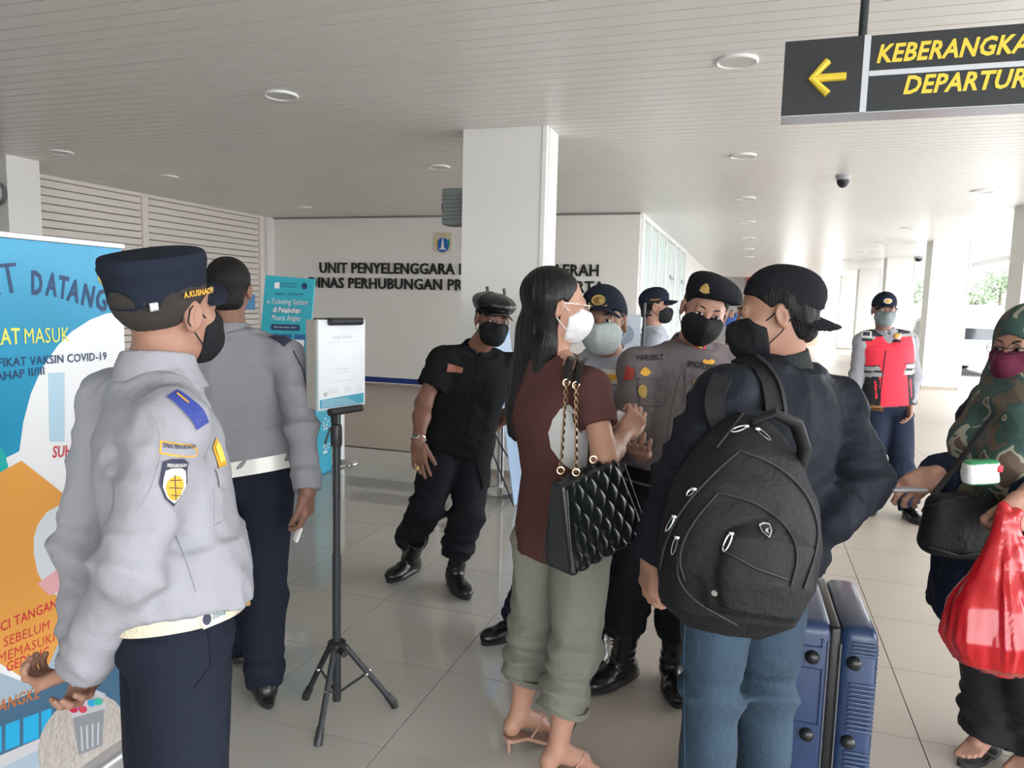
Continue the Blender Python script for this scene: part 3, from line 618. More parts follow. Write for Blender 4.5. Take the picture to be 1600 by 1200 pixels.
    def arrays(s):
        D, lo = s.grid(); v = s.vox; S_ = D < 0; nx, ny, nz_ = D.shape
        cnt = np.zeros((nx-1, ny-1, nz_-1), np.int8); C = [(a, b, c) for a in (0, 1) for b in (0, 1) for c in (0, 1)]
        sub = lambda A, c: A[c[0]:nx-1+c[0], c[1]:ny-1+c[1], c[2]:nz_-1+c[2]]
        for c in C: cnt += sub(S_, c)
        act = np.nonzero((cnt > 0) & (cnt < 8)); m = len(act[0]); idm = np.full(cnt.shape, -1, np.int32); idm[act] = np.arange(m)
        dv = np.array([sub(D, c)[act] for c in C]); acc = np.zeros((m, 3)); w = np.zeros(m)
        for i in range(8):
            for j in range(i+1, 8):
                df = np.array(C[j])-np.array(C[i])
                if np.abs(df).sum() != 1: continue
                a, b = dv[i], dv[j]; e = (a < 0) != (b < 0); t = np.where(e, a/np.where(e, a-b, 1), 0)
                acc += (np.array(C[i])[None]+t[:, None]*df[None])*e[:, None]; w += e
        V = lo+v*(np.stack(act, 1)+acc/w[:, None]); Q = []
        for ax_ in range(3):
            a1, a2 = (ax_+1) % 3, (ax_+2) % 3; sh = [slice(None)]*3; s0 = list(sh); s1 = list(sh); s0[ax_] = slice(0, -1); s1[ax_] = slice(1, None)
            A, B = S_[tuple(s0)], S_[tuple(s1)]; E = np.stack(np.nonzero(A != B), 1); E = E[(E[:, a1] > 0) & (E[:, a2] > 0) & (E[:, a1] < D.shape[a1]-1) & (E[:, a2] < D.shape[a2]-1)]
            if not len(E): continue
            q = []
            for o1, o2 in ((-1, -1), (0, -1), (0, 0), (-1, 0)):
                e = E.copy(); e[:, a1] += o1; e[:, a2] += o2; q.append(idm[e[:, 0], e[:, 1], e[:, 2]])
            q = np.stack(q, 1); fl_ = B[E[:, 0], E[:, 1], E[:, 2]]; q[fl_] = q[fl_][:, ::-1]; Q.append(q)
        Q = np.concatenate(Q); return V, Q[(Q >= 0).all(1)]
def noise(q, seed=0):
    rng = np.random.RandomState(seed+11); T = rng.rand(32, 32, 32); i = np.floor(q).astype(int); f = q-i; f = f*f*(3-2*f); i &= 31; j = (i+1) & 31
    g = lambda a, b, c: T[a, b, c]
    x0 = g(i[:, 0], i[:, 1], i[:, 2])*(1-f[:, 0])+g(j[:, 0], i[:, 1], i[:, 2])*f[:, 0]; x1 = g(i[:, 0], j[:, 1], i[:, 2])*(1-f[:, 0])+g(j[:, 0], j[:, 1], i[:, 2])*f[:, 0]
    y0 = x0*(1-f[:, 1])+x1*f[:, 1]
    x0 = g(i[:, 0], i[:, 1], j[:, 2])*(1-f[:, 0])+g(j[:, 0], i[:, 1], j[:, 2])*f[:, 0]; x1 = g(i[:, 0], j[:, 1], j[:, 2])*(1-f[:, 0])+g(j[:, 0], j[:, 1], j[:, 2])*f[:, 0]
    return y0*(1-f[:, 2])+(x0*(1-f[:, 1])+x1*f[:, 1])*f[:, 2]
def np_mesh(V, Q, fm=None):
    me = bpy.data.meshes.new('m'); me.vertices.add(len(V)); me.vertices.foreach_set('co', np.asarray(V, np.float32).ravel()); n = len(Q)
    me.loops.add(4*n); me.loops.foreach_set('vertex_index', Q.astype(np.int32).ravel()); me.polygons.add(n)
    me.polygons.foreach_set('loop_start', np.arange(0, 4*n, 4, dtype=np.int32)); me.polygons.foreach_set('loop_total', np.full(n, 4, np.int32))
    if fm is not None: me.polygons.foreach_set('material_index', np.asarray(fm, np.int32))
    me.polygons.foreach_set('use_smooth', [True]*n); me.update(calc_edges=True); return me
def sobj(name, sdfs, mats, parent=None, xf=None, paint=None, **p):
    # several distance fields -> one mesh ; xf=(R,t) takes local points to the world ; paint(points)->material numbers
    VV, QQ, o = [], [], 0
    for s in (sdfs if isinstance(sdfs, (list, tuple)) else [sdfs]):
        x = xf
        if isinstance(s, tuple): s, x = s
        V, Q = s.arrays()
        if x is not None: V = V@np.asarray(x[0]).T+np.asarray(x[1])
        VV.append(V); QQ.append(Q+o); o += len(V)
    V, Q = np.concatenate(VV), np.concatenate(QQ); fm = None if paint is None else paint(V[Q].mean(1))
    me = np_mesh(V, Q, fm); ob = link(name, me, mats, parent, **p); ob_bvh[ob.name] = (V, Q); return ob
ob_bvh = {}; _bv = {}
def bvh(o):
    if o.name not in _bv: V, Q = ob_bvh[o.name]; _bv[o.name] = BVHTree.FromPolygons([tuple(v) for v in V], [tuple(q) for q in Q])
    return _bv[o.name]
def surf(o, px, py):
    # point and outward normal where the line through a pixel meets the object
    d = nz(ray(px, py)); h = bvh(o).ray_cast(Vector(CC), Vector(d))
    if h[0] is None: return None
    n = np.zeros(3)
    for dx, dy in ((0, 0), (7, 0), (-7, 0), (0, 7), (0, -7)):
        g = bvh(o).ray_cast(Vector(CC), Vector(nz(ray(px+dx, py+dy))))
        if g[0] is not None: q = np.array(g[1]); n += q*(1 if q.dot(d) < 0 else -1)
    return np.array(h[0]), nz(n)
def on_surface(o, px, py, V2, F2, off=.0015, rot=0., up=(0, 0, 1), thick=0.):
    # lay a flat 2D drawing (metres) on the surface of o around the point seen at a pixel
    r = surf(o, px, py)
    if r is None: return None
    p, n = r; u = nz(np.cross(up, n)); v = np.cross(n, u); c, s = math.cos(rot), math.sin(rot); u, v = u*c+v*s, v*c-u*s; out = []
    for x, y in V2:
        q = p+u*x+v*y+n*.08; h = bvh(o).ray_cast(Vector(q), Vector(-n)); hp = np.array(h[0]) if h[0] is not None and abs((np.array(h[0])-p).dot(n)) < .05 else p+u*x+v*y
        out.append(hp+n*off)
    return out, n
def grid2d(poly, step=.008):
    # fill a convex-ish outline with a fan of rings so that it can follow a curved surface
    P = np.array(poly); c = P.mean(0); n = len(P); r = max(2, int(np.abs(P-c).max()/step)); vs = [tuple(c)]; fs = []
    for i in range(1, r+1): vs += [tuple(c+(p-c)*i/r) for p in P]
    fs += [(0, 1+k, 1+(k+1) % n) for k in range(n)]
    for i in range(1, r): fs += [(1+(i-1)*n+k, 1+i*n+k, 1+i*n+(k+1) % n, 1+(i-1)*n+(k+1) % n) for k in range(n)]
    return vs, fs
def densify(poly, step=.012):
    out = []
    for i, p in enumerate(poly):
        q = poly[(i+1) % len(poly)]; L = math.hypot(q[0]-p[0], q[1]-p[1]); n = max(1, int(L/step)); out += [(p[0]+(q[0]-p[0])*j/n, p[1]+(q[1]-p[1])*j/n) for j in range(n)]
    return out
def patch(name, o, px, py, poly, m, off=.002, rot=0., parent=None, **p):
    V2, F = grid2d(densify(poly)); r = on_surface(o, px, py, V2, F, off, rot)
    if r is None: print('PATCH MISS', name, px, py); return None
    return MB().add(r[0], F).obj(name, m, parent or o, **p)
def ptext(name, o, px, py, s, wd, h, m, off=.0035, rot=0., bold=.02, parent=None, up=(0, 0, 1)):
    V2, F = text2d(s, wd, h, bold); r = on_surface(o, px, py, V2, F, off, rot, up)
    if r is None: print('TEXT MISS', name, px, py); return None
    return MB().add(r[0], F).obj(name, m, parent or o)
def pline(name, o, pts, rad, m, off=0., parent=None, up=(0, 0, 1), flat=1.):
    # seam or cord running over the surface through the given pixels
    if len(pts) > 3:
        for _ in range(2): pts = [pts[0]]+[q for a, b in zip(pts[:-1], pts[1:]) for q in ((a[0]*.75+b[0]*.25, a[1]*.75+b[1]*.25), (a[0]*.25+b[0]*.75, a[1]*.25+b[1]*.75))]+[pts[-1]]
    out = []
    for (a, b) in zip(pts[:-1], pts[1:]):
        n = max(1, int(math.hypot(b[0]-a[0], b[1]-a[1])/9))
        for i in range(n+(1 if b == pts[-1] else 0)):
            g = surf(o, a[0]+(b[0]-a[0])*i/n, a[1]+(b[1]-a[1])*i/n)
            if g is not None and (not out or (np.linalg.norm(g[0]-out[-1]) > .002 and np.linalg.norm(g[0]-out[-1]) < .12)): out.append(g[0]+g[1]*off)
    if len(out) < 2: print('LINE MISS', name, pts[0]); return None
    return MB().tube(out, rad, 6, flat=flat).obj(name, m, parent or o, True)
# ------------------------------------------------------------------ people
def frame(fwd, pitch=0., roll=0., up=(0, 0, 1)):
    f = nz([fwd[0], fwd[1], 0]); r = np.cross(f, (0, 0, 1)); u = np.array([0, 0, 1.])
    cp, sp = math.cos(math.radians(pitch)), math.sin(math.radians(pitch)); f2 = f*cp-u*sp; u2 = u*cp+f*sp
    cr, sr = math.cos(math.radians(roll)), math.sin(math.radians(roll)); r2 = r*cr-u2*sr; u3 = u2*cr+r*sr
    return np.stack([r2, f2, u3], 1)      # columns right, forward, up
SK = lambda n, c: mat(n, c, .48, bump=.05, bscale=180, var=.07, vscale=25, spec=.4)
SKIN = SK('skin_tan', (.31, .165, .115)); SKIN_D = SK('skin_dark', (.20, .098, .068)); SKIN_L = SK('skin_light', (.36, .195, .14))
HAIR = mat('hair_black', (.007, .006, .006), .55, spec=.25, bump=.5, bscale=220, bstretch=(1, 1, .12)); HAIRG = mat('hair_short', (.035, .028, .024), .6, bump=.6, bscale=400)
EYEW = mat('eye_white', (.62, .58, .55), .2); EYED = mat('eye_dark', (.012, .008, .006), .15)
def head_base(S_, neckL, ear=True, s=1., neck=True):
    S_.ell((0, -.014, .036), (.077, .098, .084), k=.02).ell((0, .028, -.028), (.063, .062, .085), k=.03).ell((0, .034, -.072), (.050, .052, .042), k=.03).ell((0, .070, -.096), (.02, .018, .018), k=.03)
    for x in (-1, 1):
        S_.ell((x*.042, .056, -.028), (.024, .026, .026), k=.03); S_.ell((x*.031, .101, .000), (.017, .014, .013), k=.016, kind='s')
        S_.ell((x*.031, .079, .0), (.0165, .0135, .0125), k=.006); S_.ell((x*.0125, .103, -.036), (.009, .010, .008), k=.01)
        if ear:
            R = frame((x*.25, 1), 12); S_.ell((x*.080, -.006, -.006), (.010, .019, .033), R, k=.012); S_.ell((x*.090, -.002, .0), (.006, .010, .020), R, k=.006, kind='s')
    S_.cap((-.034, .083, .019), (.034, .083, .019), .010, k=.02).cap((0, .089, .008), (0, .110, -.032), .0075, .0115, k=.014)
    S_.ell((0, .088, -.060), (.025, .012, .006), k=.008).ell((0, .087, -.070), (.021, .012, .007), k=.008)
    if not neck: return S_
    a = np.array([0, -.024, -.06]); S_.cap(a, neckL, .054, .060, k=.03); return S_
def tubeobj(name, pts, r, m, parent, n=6): return MB().tube(pts, r, n).obj(name, m, parent, True)
def head(P_, H, R, neck, skin, hair=None, hairfn=None, mask=None, maskm=None, eyes=True, vox=.0032, sc=1., scalp=None, strap=True):
    # builds head parts in a local frame (right, forward, up) ; returns the SDF for the body and the transform
    R = R*sc; neckL = np.linalg.inv(R)@(np.asarray(neck)-H); xf = (R, H); T = lambda p: R@np.asarray(p, float)+H
    S_ = head_base(SDF(vox), neckL)
    if eyes:
        for x, nm in ((-1, 'eye'), (1, 'eye')):
            b = MB(); c = np.array([x*.031, .0945, -.0005])
            pts = [c+[.0138*math.cos(a), .0015-abs(math.cos(a))*.005, .0050*math.sin(a)] for a in np.linspace(0, 2*PI, 17)[:-1]]
            b.add([T(c+[0, .004, 0])]+[T(p) for p in pts], [(0, 1+k, 1+(k+1) % 16) for k in range(16)]); o = b.obj('eye', EYEW, P_)
            b = MB(); b.add([T(c+[0, .0048, 0])]+[T(c+[.0062*math.cos(a), .0045, .0053*math.sin(a)]) for a in np.linspace(0, 2*PI, 13)[:-1]], [(0, 1+k, 1+(k+1) % 12) for k in range(12)]); b.obj('iris', EYED, o)
            tubeobj('eyelash', [T(c+[dx, .002-abs(dx)*.28, .0060-(dx/.013)**2*.004]) for dx in np.linspace(-.014, .014, 7)], .0014, EYED, P_, 5)
            tubeobj('eyebrow', [T((x*xx, yy, zz)) for xx, yy, zz in ((.014, .0945, .019), (.024, .0945, .0235), (.034, .092, .0245), (.046, .084, .020))], [.0022, .0032, .0030, .0015], HAIR, P_, 6)
    if hair == 'short':
        Hs = SDF(.0042); Hs.ell((0, -.016, .038), (.0835, .104, .0875), k=.01)
        Hs.clip((0, .03, .022), (0, .62, -.78), k=.01); Hs.clip((0, .072, .06), (0, 1, .1), k=.02)
        for x in (-1, 1): Hs.ell((x*.085, .004, -.012), (.022, .028, .034), k=.008, kind='s')
        if hairfn: hairfn(Hs)
        Hs.disp(lambda P: .003*(noise(P*[170, 170, 60], 3)-.5)); sobj('hair', Hs, scalp or HAIR, P_, xf)
    if mask:
        M = head_base(SDF(.0034), neckL, False, neck=False)
        if mask == 'flat':      # pleated or duckbill mask with a soft front
            M.ell((0, .050, -.055), (.058, .064, .054), k=.02).cap((0, .088, -.012), (0, .116, -.045), .008, .012, k=.03).ell((0, .078, -.08), (.038, .042, .034), k=.03)
        else:                   # folded mask with a crease down the middle
            r = np.array([.098, .098, .072]); c1, c2 = np.array([.030, .034, -.052]), np.array([-.030, .034, -.052]); f1 = SDF().ell(c1, r).ops[0][1]; f2 = SDF().ell(c2, r).ops[0][1]
            M.fn(lambda X, Y, Z: np.maximum(f1(X, Y, Z), f2(X, Y, Z)), (-.075, -.06, -.125), (.075, .135, .02), .012); M.cap((0, .094, -.005), (0, .122, -.045), .006, .006, k=.010)
        M.clip((0, .036, -.05), (0, -1, .12), k=.008); M.clip((0, .11, -.015), (0, .22, 1), k=.006); M.clip((0, .06, -.120), (0, -.15, -1), k=.01)
        for x in (-1, 1): M.clip((x*.054, .03, -.028), (x*.5, -.30, .75), k=.008)
        M.disp(lambda P: np.full(len(P), -.0045), .05); M.folds(.0012, 40, (1, 0, 0), .3, 4)
        mo = sobj('face_mask', M, maskm, P_, xf)
        if strap:
            for x in (-1, 1):
                tubeobj('ear_loop', [T((x*.064, .045, -.022)), T((x*.075, .022, -.004)), T((x*.083, -.004, .022)), T((x*.0865, -.020, .012)), T((x*.0845, -.026, -.012)), T((x*.079, .000, -.048)), T((x*.060, .036, -.082))], .0017, maskm, mo, 6)
    return S_, xf, T
def hand_ops(S_, wr, d, n, th, curl=(.3, .3, .3, .3), spread=.10, thumb=(.5, .3), sc=1., k=.005):
    # d: pointing direction, n: direction the palm faces, th: +1/-1 which way the thumb lies (sign of cross(d,n))
    d = nz(d); n = nz(np.asarray(n, float)-d*np.dot(n, d)); l = np.cross(d, n)*th; wr = np.asarray(wr, float); X = lambda a, b, c: wr+(d*a+l*b+n*c)*sc
    S_.cap(X(-.03, 0, 0), X(.008, 0, 0), .027*sc, .026*sc, k=.02, f=n, ratio=.78)
    S_.box(X(.052, .001, 0), np.array([.040, .042, .0135])*sc, np.stack([l, d, n], 1), .012*sc, k=.02)
    S_.ell(X(.032, .027, .008), np.array([.018, .026, .015])*sc, np.stack([l, d, n], 1), k=.015)
    for i, (b, a0, L, r) in enumerate(((.031, .090, .072, .0092), (.0105, .094, .080, .0095), (-.010, .091, .074, .009), (-.030, .084, .058, .008))):
        p = X(a0-.012, b, 0); q = d*math.cos((1.2-i)*spread)+l*math.sin((1.2-i)*spread); ang = 0; c = curl[i]
        for j, (fl_, rr) in enumerate(((.46, 1.), (.31, .93), (.23, .85))):
            ang += c*(.8 if j == 0 else 1.25); v = q*math.cos(ang)+n*math.sin(ang); e = p+v*(L*fl_+(.012 if j == 0 else 0))*sc
            S_.cap(p, e, r*rr*sc, r*rr*.92*sc, k=.004 if j else .010); p = e
    p = X(.018, .030, .004); a, c = thumb; v = nz(d*math.cos(a)+l*math.sin(a)+n*.25)
    for j, (L, r) in enumerate(((.042, .013), (.033, .0112), (.027, .0098))):
        e = p+v*L*sc; S_.cap(p, e, r*sc, r*.95*sc, k=.010 if j == 0 else .005); p = e; v = nz(v+(d*.25+n*.35-l*.25)*c*2)
    return S_
TORSO = ((-.13, .10, .085), (-.06, .155, .115), (0, .168, .122), (.12, .162, .118), (.30, .150, .108), (.50, .160, .116), (.68, .172, .122), (.80, .170, .112), (.90, .125, .088), (.97, .075, .066), (1.02, .062, .060))
def torso(S_, J, e=0., ed=0., secs=TORSO, bust=0., belly=0., bellyt=.25, k=.03, t0=-.13, t1=1.02, back=0.):
    q = [(t, w+e, d+e+ed+.5*belly*math.exp(-((t-bellyt)/.25)**2), 0, .5*belly*math.exp(-((t-bellyt)/.25)**2)-back*math.exp(-((t-.75)/.2)**2)) for t, w, d in secs if t0-.001 <= t <= t1+.001]
    S_.loft(J['hip'], J['neck'], J['R'], q, k=k); return S_
def arm(S_, J, sd, ru=.052, re=.043, rw=.03, upto=1., k=.03, rs=.062, trap=True):
    sh, el, wr = J['sh'+sd], J['el'+sd], J['wr'+sd]; nk = J['neck']; U = nz(J['neck']-J['hip'])
    if trap: S_.cap(nk+(sh-nk)*.25+U*.005, sh, rs*.80, rs, k=.05)
    S_.cap(sh, el, ru*1.08, re, k=k)
    if upto > 0: S_.cap(el, el+(wr-el)*upto, re, re+(rw-re)*upto, k=k)
    return S_
def leg(S_, J, sd, rh=.09, rk=.062, ra=.045, k=.04, upto=1., calf=True):
    h, kn, an = J['hi'+sd], J['kn'+sd], J['an'+sd]; S_.cap(h, kn, rh, rk, k=k)
    if upto > 0:
        e = kn+(an-kn)*upto; S_.cap(kn, e, rk, rk+(ra-rk)*upto, k=k)
        if calf and upto > .4: c = kn+(an-kn)*.3-J['F']*.012; S_.ell(c, (rk*.92, rk*.98, .11), k=.04)
    return S_
def joints(d, facing):
    J = {k: (at(*v) if len(v) == 3 and not isinstance(v, np.ndarray) else v) for k, v in d.items()}; J['F'] = nz([facing[0], facing[1], 0]); J['R'] = nz(np.cross(J['F'], (0, 0, 1)))
    return J
def report(nm, J):
    L = lambda a, b: '%s-%s %.2f' % (a, b, np.linalg.norm(J[a]-J[b])) if a in J and b in J else ''
    print(nm, *[L(*p) for p in (('hip', 'neck'), ('neck', 'head'), ('shL', 'shR'), ('shL', 'elL'), ('elL', 'wrL'), ('shR', 'elR'), ('elR', 'wrR'), ('hiL', 'knL'), ('knL', 'anL'), ('hiR', 'knR'), ('knR', 'anR'))], 'z:', {k: round(float(v[2]), 2) for k, v in J.items() if k not in 'FR'})
def shoe(P_, an, fwd, m, name='shoe', L=.27, boot=0., sole=None, lace=True, heel=.03, pitch=0., W=.05, kn=None):
    # an: ankle joint about 9 cm above the sole ; local frame right, forward, up with the floor at z=0
    R = frame(fwd, pitch); o = np.array([an[0], an[1], an[2]-.09]); xf = (R, o); T = lambda p: R@np.array(p, float)+o; s = SDF(.0042)
    s.cap((0, -.03, .05), (0, .06, .045), .040, .042, k=.03, f=(1, 0, 0), ratio=.85).ell((0, .125, .035), (W*.95, .075, .036), k=.03).ell((0, -.045, .045), (.036, .035, .045), k=.03).cap((0, -.005, .06), (0, .0, .10), .044, .045, k=.03)
    s.clip((0, 0, .012), (0, 0, -1), k=.002)
    sdir = np.array([0, 0, 1.]) if kn is None else R.T@nz(kn-an)
    if boot: s.cap((0, -.004, .08), np.array([0, -.004, .08])+sdir*(.02+boot), .046, .052, k=.02, flat=True); s.bunch((0, 0, .13), (0, .2, 1), .05, 150, .003, .2)
    s.bunch((0, .08, .05), (0, 1, .3), .03, 160, .0016, .2)
    o_ = sobj(name, s, m, P_, xf)
    b = MB(); sh = [(W*.92*math.sin(a)*(1.0 if math.cos(a) > 0 else .82), .045+.152*L/.27*math.cos(a)) for a in np.linspace(0, 2*PI, 29)[:-1]]; n = len(sh)
    vs = [T((x*kx, .045+(y-.045)*kx, z)) for z, kx in ((0, .97), (.004, 1), (.022, 1), (.026, .94)) for x, y in sh]
    b.add(vs, [(i*n+k, i*n+(k+1) % n, (i+1)*n+(k+1) % n, (i+1)*n+k) for i in range(3) for k in range(n)]+[tuple(range(n))[::-1], tuple(3*n+k for k in range(n))]); b.obj('sole', sole or BLACKP, o_, True)
    if lace:
        b = MB()
        for k in range(4+int(boot*30)):
            if k < 4: y, z = .085-.018*k, .068+.010*k
            else: y, z = .045+sdir[1]*(k-4)*.02, .105+(k-4)*.02
            r = .022; pts = [T((r*xx, y+.0-abs(xx)*.012, z-abs(xx)*.010+(.004 if k % 2 else 0))) for xx in (-1, -.5, 0, .5, 1)]; b.tube(pts, .0028, 5)
        b.obj('laces', mat('lace_black', (.015, .015, .016), .7), o_, kind='stuff')
    return o_
def ribbon(name, o, pts, w, th, m, off=.003, parent=None, end=None):
    # strap lying on a surface, running through the given pixels
    out = []
    for (a, b) in zip(pts[:-1], pts[1:]):
        n = max(1, int(math.hypot(b[0]-a[0], b[1]-a[1])/12))
        for i in range(n+(1 if b == pts[-1] else 0)):
            g = surf(o, a[0]+(b[0]-a[0])*i/n, a[1]+(b[1]-a[1])*i/n)
            if g is not None: out.append((g[0]+g[1]*off, g[1]))
    if len(out) < 3: print('RIBBON MISS', name); return None
    P = np.array([q[0] for q in out]); N = np.array([q[1] for q in out])
    for _ in range(2): P[1:-1] = (P[:-2]+P[1:-1]*2+P[2:])/4; N[1:-1] = (N[:-2]+N[1:-1]*2+N[2:])/4
    vs = []; n = len(P)
    for i in range(n):
        t = nz(P[min(i+1, n-1)]-P[max(i-1, 0)]); sd = nz(np.cross(t, N[i])); nn_ = nz(np.cross(sd, t)); nn_ = nn_ if nn_.dot(N[i]) > 0 else -nn_
        for x, y in ((-1, -.3), (-.92, 1), (.92, 1), (1, -.3)): vs.append(P[i]+sd*x*w/2+nn_*y*th)
    return MB().add(vs, [(i*4+k, i*4+(k+1) % 4, (i+1)*4+(k+1) % 4, (i+1)*4+k) for i in range(n-1) for k in range(4)]+[(0, 1, 2, 3), tuple(4*n-4+k for k in (3, 2, 1, 0))]).obj(name, m, parent or o, True)
def pocket(name, o, px, py, poly, m, dark, off=.003, rot=0.):
    patch(name+'_edge', o, px, py, [(x*1.05, y*1.05-.0015) for x, y in poly], dark, off-.0015, rot); return patch(name, o, px, py, poly, m, off, rot)
CLOTH = lambda n, c, r=.85, bu=.25, sh=0, bs=35: mat(n, c, r, bump=bu, bscale=bs, weave=.25, sheen=0, spec=.12)
# ------------------------------------------------------------------ the people
def cf(a, b): v = a*np.array([.95, .312, 0])+b*np.array([-.308, .945, 0]); return nz(v)
def gz(px, py, h): p = onz(px, py); p[2] = h; return p
NAVY = CLOTH('cloth_navy_trousers', (.014, .017, .028)); BLKC = CLOTH('cloth_black', (.010, .0105, .012), sh=.05); GREYS = CLOTH('cloth_grey_shirt', (.30, .30, .33)); GREYD = CLOTH('cloth_grey_shirt_worn', (.235, .235, .26))
LEATH = mat('black_leather', (.008, .008, .009), .25, bump=.15, bscale=90, coat=.15, spec=.4)
WBELT = mat('white_belt', (.72, .70, .66), .3, coat=.3); CREAMB = mat('cream_belt', (.62, .56, .42), .3, coat=.3, bump=.4, bscale=140)
CAPN = CLOTH('cap_navy', (.014, .018, .030)); CAPB = CLOTH('cap_black', (.011, .012, .015))
MBLK = CLOTH('mask_black', (.014, .015, .017), .7); MWH = CLOTH('mask_white', (.66, .66, .67), .7); MGR = CLOTH('mask_pale', (.44, .49, .48), .7)
BADGE_Y = mat('badge_gold', (.70, .36, .03), .5, bump=.3, bscale=300); BADGE_D = mat('badge_dark', (.03, .03, .06), .7); BADGE_W = mat('badge_white', (.62, .60, .56), .6)
def base(J, lab, **k):
    p = J['hip']; return thing('person', lab, 'person', (p[0], p[1], 0), **k)
def body_obj(P_, J, skin, hd, hands, arms=1., legs=True, scale=1., feet=False, extra=None, e=-.006):
    B = SDF(.012); torso(B, J, -.022)
    for sd in 'LR':
        if 'sh'+sd in J: arm(B, J, sd, .042, .036, .026, upto=.9, rs=.05)
        if legs: leg(B, J, sd, .070, .046, .034, upto=.55, calf=False)
    parts = [B, (hd[0], hd[1])]
    for h in hands:
        S_ = SDF(.0028 if scale < 1.5 else .004)
        el, wr = h['el'], h['wr']
        if h.get('bare'): S_.cap(h['sh'], el, .046, .040, k=.02).cap(el, el+(wr-el)*.35, .040, .041, k=.03).cap(el+(wr-el)*.35, wr, .040, .027, k=.03) if not h.get('thin') else S_.cap(h['sh'], el, .040, .034, k=.02).cap(el, el+(wr-el)*.35, .034, .035, k=.03).cap(el+(wr-el)*.35, wr, .034, .022, k=.03)
        else: S_.cap(wr+(el-wr)*.3, wr, .033, .027, k=.02)
        if not h.get('nohand'): hand_ops(S_, wr, h['d'], h['n'], h['th'], h.get('curl', (.3, .3, .35, .4)), h.get('spread', .1), h.get('thumb', (.5, .3)), h.get('sc', 1.))
        parts.append(S_)
    if extra: parts += extra
    return sobj('body', parts, skin, P_)
def trousers(P_, J, m, e=.02, hem=.04, rk=.078, ra=.072, rh=.098, top=.12, hemz=None, amp=.006, secs=TORSO, flare=0., wr=1., belly=0., vox=.007, bag=0., hollow=True):
    s = SDF(vox); q = [(t, w+e*.6, d+e*.6, 0, 0) for t, w, d in secs if t <= top+.001]; s.loft(J['hip'], J['neck'], J['R'], q, k=.04)
    for sd in 'LR':
        h, kn, an = J['hi'+sd], J['kn'+sd], J['an'+sd]; s.cap(h, kn, rh, rk, k=.03); d = nz(an-kn); z = an-d*hem if hemz is None else None
        end = an+np.array([0, 0, hem]) if hemz is None else kn+(an-kn)*((kn[2]-hemz)/(kn[2]-an[2]))
        s.cap(kn, end, rk, ra+bag, k=.03, flat=True); s.cap(end-d*.02, end+d*.1, ra*.86, k=.003, kind='s') if hollow else 0
        s.bunch(kn, nz(kn-h), .09, 60, amp*1.2*wr, .16); s.bunch(end-d*.07, d, .09, 75, amp*1.3*wr, .2); s.bunch(h-(kn-h)*.05, nz(kn-h), .07, 60, amp*wr, .2)
    s.folds(amp, 9, (0, .2, 1), .35, 3)
    return sobj('trousers', s, m, P_)
